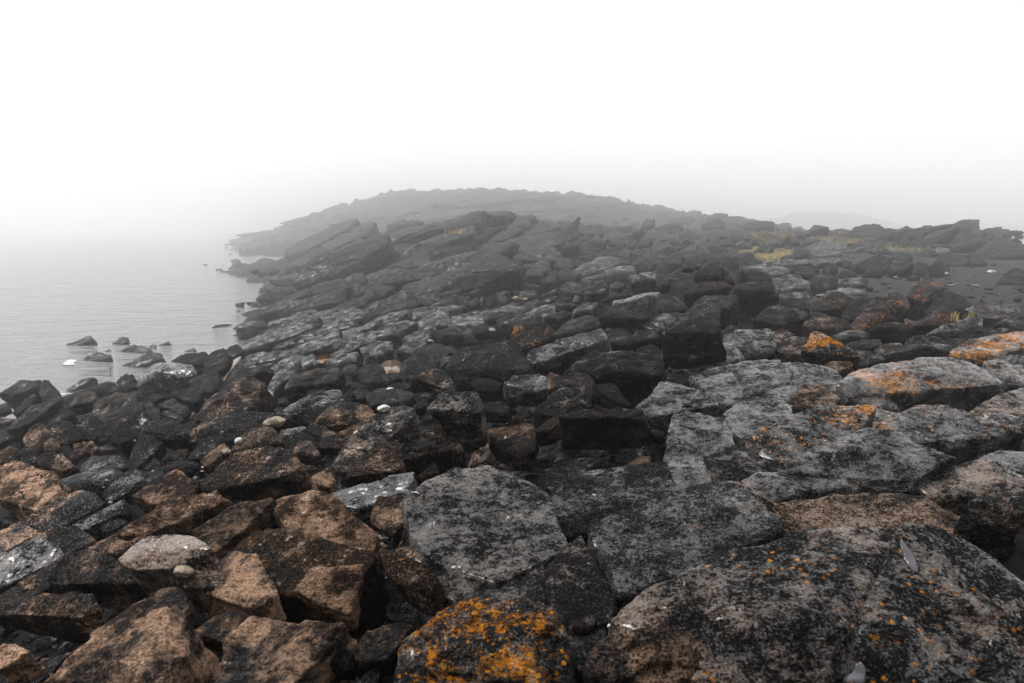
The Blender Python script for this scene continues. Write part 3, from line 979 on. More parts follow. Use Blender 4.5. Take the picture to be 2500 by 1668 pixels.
v.54 t.36 d50|1840,520 1900,480 2060,500 2090,550 2040,580 1880,570|dark stone wedged under the large weathered boulder
v.855 t.432 d110 a28 p9|1640,370 1780,240 1920,205 2170,190 2260,300 2310,400 2050,380 1850,420|large weathered grey brown boulder with a shadowed right end, centre of the shore
v.81 t.432 d130 a28|1390,470 1500,400 1590,390 1690,510 1720,580 1600,560 1520,520 1440,500|pointed brown boulder with a black cave-like front
v.63 t.0144 d15 m.5 p9|1240,430 1290,340 1410,270 1550,360 1540,410 1460,440 1390,480 1260,460|smooth dark grey boulder standing beside the brown tide pool
v.72 t.0144 d15 m.5|1390,250 1560,180 1660,260 1560,350 1460,290|smooth dark grey slab behind the boulder by the brown tide pool
v1.62 t.072 d20|1580,320 1670,290 1680,320 1590,390|small pale stone left of the large weathered boulder
v1.03 t.072 w.8 d50 a24 b10|260,800 380,690 590,600 760,570 765,660 720,690 480,740|flat grey wet slab propped behind the wedge with the round-backed stone
v.675 t.072 d10 a44|460,830 500,690 610,620 680,680 720,710 580,830|dark grey pointed slab leaning on the flat grey wet slab
v1.17 t.648 d76 a30 p8|570,830 720,690 850,660 970,690 1070,790 930,850 780,800|round-backed orange tan boulder with a black underside
v.99 t.504 d20|850,640 880,560 940,550 1010,590 1000,640|pale pinkish stone behind the round-backed orange tan boulder
v.9 t.36 d24|1000,610 1060,570 1200,565 1330,600 1330,660 1200,690 1040,690|flat speckled grey brown block in the middle of the shore
v.63 t.036 d10|770,640 860,560 872,600 840,660|small grey wedge beside the pale pinkish stone
v.45 t.288 d20|1470,650 1540,590 1680,580 1600,630|dark flat stone behind the big split boulder's crest
v.54 t.288 d10|1310,730 1400,680 1470,690 1420,720|small dark slab left of the big split boulder's crest
v1.26 t.036 w.9 d10|260,950 290,900 480,870 400,940 280,970|small pale wet slab among brown stones in the left centre
v.9 t.288 d10|230,900 320,890 292,922|little grey chip beside the long cream pebble
v.81 t.576 d44 p8|410,920 540,850 650,880 780,960 760,990 620,960 500,900|arched brown stone bridging two smaller stones
v.63 t.54 d20|270,1040 430,920 500,930 570,1020 520,1010 380,1080 330,1080|dark brown wedge under the arched brown stone
v.81 t.576 d70|360,1100 440,1000 500,990 580,1060 600,1110 480,1100|brown pyramid stone in front of the arched brown stone
v.585 t.504 d44|570,1040 650,950 720,980 770,1040 700,1030 640,1010|dark cube-like stone right of the brown pyramid stone
v.9 t.504 d10|760,920 900,850 940,860 900,900 790,940|finger of brown rock behind the tilted plank-like boulder
v.585 t.432 d14|770,1000 850,920 930,900 880,960 800,1030|dark stone beneath the finger of brown rock
v.945 t.612 d70 a32|330,560 400,460 530,400 720,380 785,440 740,500 640,500 520,540 380,560|broad layered outcrop with tan patches beside the white tide pools
v.72 t.36 d14|490,570 590,510 650,550 640,600 520,620|rounded dark and tan stone at the foot of the tan-patched outcrop
v.54 t.144 d20|250,650 300,635 350,660 340,690 270,690|small dark grey round stone below the white tide pools
v.54 t.288 d14|230,730 280,710 350,730 330,770 250,770|small dark round stone in front of another below the white tide pools
v.9 t.432 d16|780,400 860,365 910,380 900,430 800,440|small tan-tipped stone at the left end of a jumble by the brown pool
v.585 t.072 d20|900,400 1000,360 1100,370 1090,450 950,470|dark square block in the jumble by the brown pool
v.63 t.072 d26|950,490 1100,450 1190,420 1240,460 1180,500 1000,510|low dark slab in front of the brown tide pool
v.72 t.288 d10|1200,470 1240,455 1310,470 1300,510 1210,510|small square brownish block right of the low dark slab
v.495 t.072 d16|1150,530 1330,520 1340,560 1180,570|flat dark stone beneath the small square brownish block
v.45 t.072 d12|850,510 940,515 950,550 860,555|small dark cube left of the flat dark stones
v.54 t.288 d16|760,500 800,450 860,470 850,520 790,540|dark rounded stone at the right end of the tan-patched outcrop
# Z7 boulder e1.1 t.4 v.8 w.3 a22 b12 p12
v1.1 t.21 w.7 d90 a22|110,740 160,670 390,670 385,730 410,790 300,800|pale flat-topped block with a tiny white chip on it
v.8 t.42 d20|400,740 450,660 540,690 500,760 430,780|small brown block right of the pale flat-topped block
v.45 t.42 d90|480,770 570,680 690,610 790,730 760,850 650,770 530,790|dark pointed boulder in front of the big shaggy dark boulder
v.5 t.56 d90|340,960 400,880 500,800 640,760 765,870 740,900 600,960 450,1000|dark brown gabled boulder left of the black cube-like boulder
v.5 t.28 d110 a24|780,760 850,720 930,725 1010,830 1080,910 960,880 820,790|dark block with a grey top sloping down to the right
v.45 t.52 d230 a24 l.05 s1.6|590,640 690,520 800,480 950,490 1100,540 1270,540 1285,640 1150,650 1000,580 830,570 720,620|big shaggy dark boulder with layered edges in the centre
v1.15 t.07 w.7 d100 a24 b10 l.08 p18|260,540 450,430 820,320 855,350 845,410 740,440 560,490 400,560 300,600|long pale grey slab-boulder pointing left in the centre
v.6 t.21 d56 a26 l.65 p7|165,390 200,310 320,280 440,310 480,370 380,420 220,470|round dark boulder capped with a rusty orange lichen patch
v.9 t.014 d20 b10|450,390 600,260 820,210 845,290 740,310 480,390|grey slab behind the long pale grey slab-boulder
v.65 t.035 d100 a26|850,230 920,160 1180,80 1225,180 1200,240 1130,200 1000,190 890,230|dark overhanging block with a notched underside on the central pile
v.65 t.014 d26 a24|1250,130 1310,60 1420,80 1485,160 1400,190 1290,190|dark triangular boulder perched on the central pile
v.8 t.014 d16 w.6|1180,300 1300,210 1490,180 1500,220 1420,310 1280,330|grey curved slab below the dark triangular boulder
v.85 t.07 d36 a24|1480,270 1500,160 1560,125 1700,120 1742,170 1735,300 1640,270|upright grey pillar-like boulder behind the black cylinder-like boulder
v.55 t.42 d240 a16 l.05 p9|1320,350 1460,280 1660,265 1735,345 1600,335 1440,345|black drum-shaped boulder with a flat speckled brown top
v.55 t.28 d56|850,340 920,320 1020,315 1062,390 1050,440 920,440 870,420|dark squarish boulder right of the long pale slab-boulder
v.45 t.42 d60 l.15|1060,400 1130,330 1260,330 1300,380 1200,400 1080,420|dark brownish boulder left of the black drum-shaped boulder
v.4 t.14 d30 p7|1110,490 1210,445 1330,500 1320,550 1150,540|low rounded black boulder at the foot of the drum-shaped boulder
v.45 t.14 d20 p8|1730,370 1830,285 1900,310 1910,340 1790,370|small dark ragged stone right of the drum-shaped boulder
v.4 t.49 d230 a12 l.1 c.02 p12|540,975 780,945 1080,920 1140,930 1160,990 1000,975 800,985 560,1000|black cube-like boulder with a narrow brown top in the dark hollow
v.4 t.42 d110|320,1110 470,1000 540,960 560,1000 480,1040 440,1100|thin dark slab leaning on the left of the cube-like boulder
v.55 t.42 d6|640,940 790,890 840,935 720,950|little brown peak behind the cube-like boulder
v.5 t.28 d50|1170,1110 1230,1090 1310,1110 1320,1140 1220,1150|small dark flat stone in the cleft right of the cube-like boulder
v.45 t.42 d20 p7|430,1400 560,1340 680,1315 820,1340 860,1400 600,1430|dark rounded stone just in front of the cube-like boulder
# F3 boulder t.05 v.55 w.35 a22 b10 p11
d100 v.6 y13.4|780,880 890,770 970,765 1060,860 1000,900 860,900|dark hump crowning the central ridge
d40 v.55 y13.4|1000,790 1110,770 1180,800 1205,900 1190,990 1060,870|dark smooth boulder cleft by a pale crack on the central ridge
d60 v.65 l.1 y13.6|1210,850 1370,860 1490,910 1505,960 1350,960 1220,880|dark rounded block at the right end of the central ridge crest
d110 v.65 l.3 a22 y12.4|640,1040 830,980 1060,955 1132,980 1130,1005 900,1045 700,1085|long dark slab with an orange lichen tip on the central ridge
d200 v.7 a20 b2 y11.8|1135,1010 1330,970 1480,960 1560,1050 1400,1030 1200,1045|big dark ribbed block at the right of the central ridge
d160 v.6 l.3 a22 y11.6|720,1190 900,1110 1120,1100 1185,1180 1100,1225 800,1205|dark boulder with a small orange patch under the lichen-tipped slab
d56 v.6 t.2 l.05|1340,1330 1490,1185 1640,1180 1860,1290 1720,1335 1560,1385|dark five-sided boulder with an orange lichen edge below the ribbed block
d36 v1.0 t.5 l.1|1820,1370 1870,1270 1960,1255 2130,1310 2270,1360 2200,1430 2030,1440|pinkish grey angular boulder right of the five-sided boulder
d16 v.55 p7|1600,1170 1680,1110 1780,1130 1855,1220 1760,1225|dark round boulder nestled behind the five-sided boulder
d36 v.55 p6 m.6|1685,880 1760,830 1850,825 1945,870 1900,920 1720,910|dark domed boulder on the wet pale slabs behind the ridge
d18 v.65 p6 m.5|1850,960 1910,905 2050,900 2135,950 2110,1020 1950,1030 1880,1010|smooth egg-shaped grey boulder at the edge of the black sand
d20 v.55 p7|1700,710 1770,650 1850,660 1862,710 1790,740|dark round boulder beside the yellow grass
d16 v.5|1590,735 1690,700 1740,740 1620,760|low dark rock in front of the boulder beside the yellow grass
d16 v.6|450,760 550,685 630,700 672,750 560,790|dark gabled boulder behind the ridge, left of the grass
d10 v.8|515,795 570,745 630,760 640,800|paler stone in front of the dark gabled boulder
d20 v.75 p8|640,800 700,750 760,790 755,840 650,840|rounded grey block below the dark gabled boulder
d16 v.8|760,800 800,750 870,750 865,800 780,830|grey block right of the rounded grey block behind the ridge
d14 v.55 p7|800,710 840,670 900,690 920,740 820,735|dark stone left of the yellow grass patch
d10 v.5|930,720 1010,690 1060,720 1000,750|low dark stone between two others left of the grass
d14 v.6|1060,730 1160,660 1192,690 1182,740|dark upright stone at the left edge of the yellow grass
d10 v.6|1200,690 1290,680 1330,700 1240,715|dark block lying in the yellow grass
d24 v.75|140,700 200,660 260,665 270,720 160,730|square grey block in the hazy middle distance
d20 v.8|0,730 80,720 160,780 120,810 0,770|grey rounded boulder in the haze behind the ridge's left slope
d10 v.9|360,780 430,745 455,790 380,800|small pale stone in the haze behind the ridge
d14 v.6 p7|215,860 280,820 350,850 325,890 230,890|dark round stone just behind the ridge's left slope
d30 v.8|350,650 380,590 430,570 445,650 400,670|upright rounded boulder at the foot of the far ridge
d26 v.85 p8|430,600 500,560 552,620 520,660 440,660|pale rounded boulder at the foot of the far ridge
d20 v.7|1290,600 1320,520 1430,475 1530,520 1525,600 1400,620|domed boulder draped with pale dry grass beside the grass patch
d20 v.65|1530,610 1560,520 1640,470 1740,530 1730,610 1620,625|second domed boulder with dry grass, right of the first
d10 v.8|1810,560 1900,530 1980,560 1900,590|low grey rock behind the right-hand grassy boulder
d14 v.65|1560,430 1620,400 1680,410 1690,450 1600,460|angular block on the skyline right of the far ridge
d16 v.7|880,600 960,550 1000,570 980,610 900,620|grey stone in the hazy hollow left of the grassy boulders
d10 v.65|1000,590 1080,560 1110,590 1040,610|dark stone in the hazy hollow just left of the grassy boulders
d20 v.7|900,630 960,600 1020,610 1000,650|dark low boulder below the stones in the hazy hollow
d22 v.75 p8|640,590 700,540 760,560 770,620 680,620|rounded boulder under the far ridge's cliff
d22 v.75 p8|770,590 830,540 880,560 880,620 800,625|square boulder under the far ridge's cliff, next to the rounded one
d16 v.75|250,440 300,370 385,370 375,420 270,450|dark boulder high on the hazy far slope
d20 v.8|500,380 640,340 760,340 740,390 560,410|long slab on the crest of the far ridge
d26 v.8|640,330 740,290 820,285 830,320 700,340|angular skyline block on the far ridge
d26 v.8|880,340 960,315 1080,320 1060,360 900,370|flat skyline block on the far ridge
d30 v.8|1030,380 1130,330 1230,350 1300,380 1200,410 1060,410|broad dark mass of rock on the far ridge's right shoulder
d30 v.8|850,420 960,380 1060,400 1040,450 880,450|dark blocky mass below the far ridge crest
d26 v.8|1220,440 1320,390 1430,390 1520,400 1480,450 1260,460|low rock at the right end of the far ridge
d20 v.85|380,470 520,410 640,420 650,480 500,500|rounded grey outcrop in the middle of the far slope
# F4 boulder t.04 v.75 w.3 a24 b10 p9 m.8
d26 v.8|540,545 600,505 680,500 692,560 560,570|low block at the left foot of the layered stack
d40 v.75 p12|700,490 740,430 960,415 1010,460 900,485 720,492|top slab of the layered stack left of the split crag
d40 v.85 p14|690,530 800,490 1090,460 1112,500 1050,540 800,550|wide middle slab of the layered stack
d30 v.85 p14|680,590 760,550 930,550 940,590 800,610|lower left slab of the layered stack
d50 v.8 p12 a42|1110,490 1380,450 1450,500 1300,540 1130,545|broad base slab of the split crag on the right skyline
d20 v.75 a42|1360,460 1400,430 1470,430 1478,465|upper left horn of the split crag
d40 v.75 a42|1450,490 1490,445 1540,450 1532,510|upper right horn of the split crag
d26 v.75 a42|1490,545 1540,510 1562,530 1510,570|small spur on the right side of the split crag
a40 d14 v.75|1095,610 1200,550 1262,540 1255,610 1140,640|leaning boulder at the foot of the split crag
a40 d10 v.65|1262,600 1350,520 1402,560 1355,640 1270,640|dark triangular slab leaning on the split crag
a40 d10 v.85 p7|930,610 970,570 1042,590 1042,640 950,640|rounded pale boulder below the layered stack
a40 d10 v.85 p7|745,610 790,565 832,580 825,640|smaller rounded boulder below the layered stack
d10 v.65 p6|550,905 600,860 700,855 752,890 740,930 570,930|leftmost low boulder of the rounded row along the black sand
d10 v.65 p6|820,895 860,840 970,845 1002,880 960,910 840,920|second low boulder of the rounded row along the black sand
d30 a30 v.7 p8|710,840 820,760 960,715 1085,740 1085,800 1020,870 900,840|large humped boulder behind the rounded row by the black sand
d40 v.7 p7|1060,860 1100,780 1240,755 1282,790 1220,860 1100,890|big round boulder in the middle of the rounded row
d10 v.65|1080,725 1170,690 1260,700 1292,740 1200,760|boulder perched behind the middle of the rounded row
d10 a30 v.7 p6|1170,870 1220,800 1285,820 1292,900 1200,915|upright round boulder in the rounded row by the black sand
d10 a30 v.7 p6|1285,830 1340,775 1420,790 1442,850 1400,905 1310,900|ball-like boulder in the rounded row by the black sand
d10 a30 v.65 p6|1440,840 1500,770 1580,790 1582,890 1480,910|barrel-like boulder near the right end of the rounded row
d10 a30 v.65 p7|1570,810 1620,780 1642,830 1632,890 1590,900|last boulder at the right end of the rounded row
d20 v.6|430,860 490,790 562,810 572,860 500,890|faceted dark boulder left of the rounded row
d10 v.6 p7|610,825 650,770 702,770 704,820 640,840|dark knob above the leftmost boulders of the rounded row
d30 v.7 p6 c.1|1640,670 1730,590 1900,560 1995,590 1985,620 1850,665 1740,672|broad dark mound at the back of the black sand
d16 v.75 p6 c.1|1850,660 2020,600 2150,565 2280,590 2370,620 2370,700 2100,740 1950,740|largest dark mound at the right edge behind the black sand
d10 v.7 p6|1500,730 1620,690 1770,720 1812,770 1760,800 1640,810|low dark mound left of the broad mounds
d8 v.7 p6|1810,780 1870,720 1960,740 1992,790 1900,815|rounded dark boulder at the foot of the largest mound
d6 a46 v1.0 p12|2080,990 2200,870 2280,830 2370,880 2370,995|grey pyramid rock standing on the black sand at the right edge
d14 v.55|2285,1035 2370,1000 2370,1050|small dark rock at the right edge below the pyramid rock
d14 v.5|2255,1120 2320,1100 2332,1135 2270,1145|tiny dark cube of rock on the pale slab at the right edge
d8 v.9 p6|1220,945 1290,905 1352,915 1300,960|low grey stone half buried in the black sand
d6 v.95 p6|1390,930 1430,905 1478,920 1460,945|small pale domed stone half buried in the black sand
d10 v.5|840,1040 860,1020 910,1025 900,1050|lone dark stone on the wet edge of the black sand
d60 l.55 v.8 t.1 a32|300,1220 400,1120 560,1060 640,1075 720,1120 560,1230 400,1240|dark boulder with an orange lichen peak left of the brightest lichen boulder
d40 v.6 a26|600,1320 700,1160 850,1115 885,1160 780,1290 700,1330|dark slanting slab between two lichen-topped boulders
d56 l.72 v1.0 t.15 a30 p9|690,1390 790,1240 940,1110 1100,1095 1200,1180 1140,1290 980,1330 830,1430|big tilted boulder with a bright orange lichen crown beside the black sand
d20 v1.1|1060,1075 1130,1050 1240,1100 1262,1220 1200,1235|grey back edge of rock behind the lichen-crowned boulder
d100 l.6 v.9 t.1 a28|1230,1100 1300,1010 1390,960 1560,1000 1740,1080 1600,1110 1460,1150 1300,1120|boulder with an orange lichen ridge in front of the black sand
d16 v.75 a26|1420,1250 1520,1140 1640,1090 1770,1120 1875,1190 1700,1245 1560,1260|plain grey pointed boulder in front of the lichen-ridged boulder
d26 l.4 v1.3 w.7|1800,1230 1940,1170 2100,1160 2280,1190 2370,1250 2340,1310 2100,1330 1900,1290|pale flat boulder stained rusty orange near the right edge
d80 l.55 v.9 a30|1290,1390 1380,1310 1480,1260 1620,1255 1735,1310 1640,1370 1450,1400|boulder with orange stained right side beneath dry grass tufts
d50 v1.0 w.7 a26|1400,1480 1560,1400 1700,1360 1900,1270 1955,1320 1930,1390 1700,1440|long pale-edged slab leaning below the dry grass tufts
d70 v.5 l.15|850,1430 920,1380 1080,1365 1190,1370 1292,1420 1200,1440 1000,1440|dark lens-shaped boulder below the lichen-crowned boulder
d10 v1.2 t.7|1170,1330 1230,1310 1295,1385 1230,1365|thin tan slab wedged between boulders below the lichen-crowned boulder
# Z8 boulder t.3 v.8 w.5 a20 b10 p12
t.6 v.6 d20|200,470 260,450 342,490 310,520 215,560|brownish broken rock behind a tuft of dry grass
t.4 v.5 d20|220,590 300,510 420,510 402,600 300,620|dark layered rock right of the small dry grass tuft
l.7 v.6 d80 a30|390,590 490,475 560,500 680,570 772,632 660,610 520,560|dark boulder with an orange lichen rib along its slanting edge
v.9 d10|570,500 700,460 795,480 790,510 640,540|thin grey slab behind the boulder with the lichen rib
v1.0 d10|660,550 740,520 860,520 882,545 800,580 700,570|pale thin slab right of the boulder with the lichen rib
v.95 d16|700,580 800,590 892,640 800,670 760,635|grey shard between the lichen-rib boulder and the big lichen slab
l.3 v1.9 t.7 d10|840,580 900,545 1002,540 960,580 880,610|small pale tan stone with lichen between grey slabs
v.8 t.1 d10|900,640 960,570 1090,505 1220,500 1322,560 1290,600 1150,620 980,645|rough domed grey boulder behind the big orange lichen slab
v.95 d10|1280,525 1360,510 1402,540 1310,580|small grey stone right of the rough domed boulder
v.55 d24|1460,515 1540,460 1760,428 1760,490 1500,530|dark ragged boulder at the right edge above the lichen slabs
v.6 l.1 d20|1560,435 1640,390 1760,368 1760,440|dark boulder behind the ragged one at the right edge
v.6 t.7 d26 l.12 p8|325,930 340,850 400,800 520,800 612,870 590,920 440,935|rounded brown boulder sitting on the wet white slabs
v.5 t.8 l.15 d40|510,690 590,655 690,645 700,680 600,720|dark brown block in front of the lichen-rib boulder
# Z5 boulder e1.1 t.324 v.9 w.3 a26 b16 p15
v.72 t.036 d50|0,600 180,490 310,485 325,560 100,610|dark peaked rock at the water's edge on the far left
v.765 t.036 d20|330,495 390,490 440,560 502,630 400,690 320,600|grey ridge right of the dark peaked rock at the water's edge
v.9 t.036 d12|110,745 230,620 292,610 250,690 150,765|grey sloping rock below the dark peaked rock
v.81 t.036 d10|-20,700 60,680 82,740 -20,770|small grey rock at the left edge below the peaked rock
v.945 t.036 a26|60,885 250,700 480,660 300,800 100,905|long smooth grey slab running down left from the grey ridge
v.765 t.072 d10|340,835 500,680 592,770 500,812 370,852|dark grey wedge right of the long smooth grey slab
v.9 t.288 d28|520,650 600,590 740,560 762,600 752,650 570,702|layered block with a brownish front above the dark oval boulder
v.855 t.072 d16|720,555 890,500 1022,590 900,592 800,592|low dark slab behind the dark oval boulder near the water
v.675 t.288 d16 p8|750,775 780,700 820,640 960,595 1140,590 1175,640 1175,730 1000,770 840,822|dark oval boulder with brownish speckles above the orange stones
v.765 t.324 d8 a42|850,852 1000,780 1172,740 1192,850 1212,920 1100,1000 1000,1022 900,960|broad cracked boulder face with an orange tan streak below the oval boulder
v.9 t.0144 d120 a22 p18|1190,830 1340,800 1580,880 1572,940 1440,920 1280,912 1212,900|smooth dark grey slab block with a thin pale line across
v.81 t.072 d10|1180,665 1220,660 1292,750 1292,800 1190,800|narrow upright dark stone right of the dark oval boulder
v1.12 t.144 w.9 d90 a20 p18|1100,470 1270,360 1540,360 1582,420 1480,460 1300,480 1130,500|big block with a bright wet top and tan right end near the water
v.81 t.108 d20|1000,445 1090,450 1092,540 1022,582 940,512|dark block left of the bright wet-topped block
v.72 t.072 d36|1390,350 1480,290 1660,255 1692,320 1600,360 1550,370|dark angular block behind the bright wet-topped block
v.675 t.072 d50|1690,290 1810,235 1872,320 1790,360 1670,380|slanting dark block in the spine beside the brown channel
v.765 t.036 d50|1840,250 1920,200 1982,260 1880,320|last pale-topped block at the seaward end of the dark spine
v.63 t.108 d50|1650,420 1760,310 1862,300 1800,400 1690,460|dark rock in the middle of the spine beside the brown channel
v.585 t.144 d40|1540,500 1640,440 1760,420 1782,520 1700,580 1600,560|black streaked rock of the spine above the brown channel
v.63 t.324 d30|1400,585 1560,530 1642,620 1602,690 1500,660|dark rock with tan streaks at the root of the spine
v.765 t.072 d16|1290,695 1400,640 1502,700 1492,760 1400,740|grey speckled boulder below the bright wet-topped block
v.63 t.072 d10|1180,635 1280,590 1332,630 1250,680|small dark stone in the shade of the wet-topped block
v.72 t.144 d10|1310,745 1430,740 1502,820 1400,832|dark low slab at the mouth of the brown channel
v1.03 t.54 d14 a26|1620,785 1820,560 2000,440 2100,470 2152,560 2122,640 2000,750 1800,812|large wedge of layered rock with a bright orange tan patch
v.9 t.036 d8 a24|1850,505 1960,400 2180,370 2192,400 2050,440 1900,512|flat grey slab at the tip of the layered wedge
v1.08 t.576 d16 p8|1560,930 1760,800 2060,750 2232,800 2200,850 2050,890 1880,990 1700,965 1580,965|long rounded tan boulder below the layered wedge
v.585 t.288 d10|2060,725 2130,650 2232,630 2232,750 2100,752|dark boulder at the right end of the long rounded tan boulder
v.81 t.54 d56|1880,1080 2010,910 2130,880 2220,900 2282,1000 2160,1012 2020,1012|brown gabled boulder with a black underside in the left centre
v.54 t.216 d14 p7 m.5|1535,1130 1640,990 1740,955 1802,980 1760,1060 1640,1122|smooth dark pebble-shaped boulder leaning left of the brown gabled boulder
v.81 t.468 d10 p6 m.5 k0|1640,1135 1740,1080 1810,1020 1842,1050 1780,1120 1680,1182|smooth brown finger-shaped stone beside the cream round stone
v.63 t.432 d14|1320,1145 1380,1080 1500,1065 1532,1090 1480,1150 1340,1182|small brown slab in the hollow below the smooth grey slab block
v.63 t.072 d16|1160,1222 1260,1125 1312,1180 1312,1232|small dark pointed stone right of the leaning triangular block
v.675 t.072 d20|1330,1195 1500,1150 1580,1150 1632,1200 1500,1240 1340,1242|dark flat stone left of the white shells
v.765 t.0144 d14 a28 p18|1040,1195 1080,1060 1140,930 1312,1000 1200,1130 1090,1222|leaning triangular slate grey block with a pale scratch
v1.17 t.72 a46 d10|190,955 240,900 320,835 392,950 370,990 300,1080 220,1032|orange stained stone at the top of the cracked left outcrop
v.9 t.54 a46 d10|360,865 440,830 560,840 692,960 620,990 520,1012 400,932|brown and black oval stone in the cracked left outcrop
v.72 t.144 a46 d10|610,865 700,800 770,790 822,850 802,940 740,990 680,952|grey rounded stone right of the brown and black oval stone
v.63 t.288 a46 d8|800,945 850,860 892,900 872,980 820,992|narrow dark stone beside the grey rounded stone of the outcrop
v1.08 t.612 a46 d8|360,1005 420,960 492,1050 450,1080 370,1082|small tan stone below the orange stained stone
v1.08 t.576 a46 d10|280,1115 330,1090 490,1090 582,1190 500,1242 330,1182|wide tan stone at the foot of the cracked left outcrop
v.675 t.432 a46 d8|490,1035 540,1030 622,1120 560,1172|dark brown sliver in the cracked left outcrop
v1.08 t.612 a46 d8|600,1015 690,995 702,1080 640,1120 600,1072|squarish tan stone in the cracked left outcrop
v1.08 t.612 a46 d8|700,1005 750,990 802,1050 740,1112|rounded tan stone at the right of the cracked left outcrop
v1.17 t.72 a44 d10|-20,1085 80,1030 132,1060 90,1130 -20,1192|orange stone at the left edge above the large pale tan boulder
v.54 t.288 a44 d10|140,1065 220,1050 302,1150 262,1182|black stained stone between the orange and the wide tan stones
v.81 t.36 a30 d8|40,1205 60,1150 120,1120 172,1172|small grey stone behind the large pale tan boulder
v.63 t.216 a30 d8|-20,965 60,930 102,950 -20,1032|dark stone at the left edge above the orange stone
# F5 sea_rock e1.1 t.02 v.7 w.6 a24 b14 p9
d10 |640,790 740,750 850,705 886,740 790,780 680,802|farthest left rock awash in the sea, with a raised right end
d8 |1060,790 1160,720 1210,725 1216,760 1110,790|wedge-shaped rock awash right of the farthest left one
d16 |800,940 830,900 940,865 1040,890 1052,915 950,930 860,935|black rock with white foam around its foot
d10 |980,862 1040,825 1068,855|small pointed rock behind the black foaming rock
d12 |1160,842 1280,785 1302,800 1250,855 1170,862|slanting rock awash between the small pointed and the rounded one
d10  p6|1255,850 1320,800 1420,810 1432,860 1300,876|rounded pale grey rock awash near the spine
d8  p6|1430,805 1480,780 1497,820 1460,842|knob-like rock just right of the rounded pale grey one
d4 |1500,802 1600,760 1622,770 1510,814|thin blade of rock in the water right of the knob
d4 |940,750 1000,740 1046,745 980,754|thin strip of rock barely breaking the water
d6  v.9|1180,995 1380,890 1520,880 1542,910 1400,962 1250,1022|long low rock at the water's edge before the bright wet-topped block
d8  v.6|1730,862 1850,820 1866,848 1750,868|small dark slab at the water's edge behind the spine
d6  v.9|600,1250 780,1120 900,1110 760,1180 660,1250|low wet shelf of rock at the waterline right of the dark peaked rock
# F2 boulder t.04 v.75 w.4 a22 b12 p11
d20|0,1155 60,1090 190,1110 202,1180 100,1210|dark blocky boulder at the left foot of the nearer headland
d18|270,1155 400,1100 520,1095 512,1170 350,1190|long dark boulder at the foot of the nearer headland
d14|490,1175 540,1100 582,1120 562,1180|triangular stone right of the long dark boulder
d14|550,1175 640,1110 672,1180 600,1212|dark stone between the triangular stone and the upright one
a46 d8|665,1140 700,1110 725,1115 722,1200 680,1210|narrow upright stone at the foot of the nearer headland
a40 d10|722,1155 760,1100 792,1160 772,1205|dark leaning stone just right of the narrow upright stone
a40 d8 p6|450,1222 490,1180 530,1190 534,1235 480,1250|single round boulder on the pale flat rock
d20 v.65|790,1125 840,1070 960,1055 940,1080 850,1132|dark overhung rock right of the leaning stone
a40 d10 v.85|850,1135 890,1090 942,1130 922,1180 870,1182|faceted grey stone beside two pale pebbles
d10|960,1065 1200,1050 1232,1070 1100,1090|long thin dark slab above the faceted grey stone
d16 v.85|1010,1125 1080,1080 1220,1070 1192,1110 1100,1140|grey boulder behind the row of pale pebbles
d12 v1.1|1045,990 1100,975 1262,1005 1250,1025 1120,1022|pale lens-shaped slab at the foot of the nearer headland
d8|890,1205 1000,1160 1062,1170 1062,1202|low grey slab left of the tan pebble
d14|1060,1195 1200,1130 1242,1140 1202,1210 1120,1205|dark rounded rock right of the tan pebble
d16|1250,1150 1400,1100 1452,1105 1340,1160 1260,1172|dark flat slab right of the row of pale pebbles
d10|1220,1112 1400,1040 1412,1060 1290,1112|thin tilted slab like a plank near the pale pebbles
d14|1370,1175 1430,1130 1500,1110 1542,1140 1450,1180|grey rounded stone with a pinkish crest near the pale pebbles
a40 d10 v.9|1560,1155 1580,1090 1632,1100 1622,1170|upright pale stone on the wet flat rock
d66 a18|1390,1190 1470,1170 1582,1170 1582,1200 1480,1210|square grey block standing on the wet pale rock
d20 v.65|1290,1310 1400,1270 1500,1245 1562,1280 1440,1320|low dark boulder in front of the square grey block
d36|820,1340 950,1290 1120,1280 1190,1270 1252,1300 1100,1325 980,1372|broad flat-fronted grey slab above the lichen-capped round boulder
d16 v.9|980,1375 1100,1310 1200,1320 1222,1350 1110,1390|rounded grey boulder behind the lichen-capped round boulder
d10 v1.3|1240,1335 1290,1310 1332,1330 1280,1350|small pale stone right of the rounded grey boulder
a36 d14 v.85|590,1460 620,1410 720,1365 758,1430 680,1460|tilted ribbed block like an open book beside a white pool
d16 v.8|260,1430 400,1415 500,1440 490,1470 280,1470|low layered dark ledge left of the tilted ribbed block
d24|1440,1030 1500,960 1620,980 1690,1010 1660,1080 1520,1085|large hazy grey boulder at the right foot of the nearer headland
d30 v.65|1660,1010 1720,950 1850,960 1912,1020 1880,1080 1700,1100|large dark boulder right of the hazy grey one
d16 v.95|1920,1000 1980,960 2062,990 2000,1040|paler boulder right of the large dark boulder in the haze
d20 v.65|1400,900 1470,840 1560,850 1640,900 1600,945 1450,955|dark shadowed boulder beside the nearer headland's right flank
d14 v.8 p7|1240,940 1290,880 1400,870 1402,950 1330,1000 1270,990|egg-shaped grey boulder leaning on the nearer headland
d50 v.7 a22|1300,665 1420,600 1590,580 1612,625 1500,640 1400,670|big block jutting from the right flank of the nearer headland
d14 v.75|1380,795 1450,740 1540,750 1572,830 1480,842|angular boulder below the jutting block of the nearer headland
a36 d10 v.75|1330,695 1400,660 1452,690 1442,750 1380,772|rounded boulder tucked under the jutting block
d10 v.6|1860,755 1910,720 1962,740 1950,770|small dark stone in the haze right of the nearer headland
d20 v.7 p8|1710,490 1760,430 1830,440 1860,490 1800,530 1720,530|round dark boulder in the hazy gap between the headlands
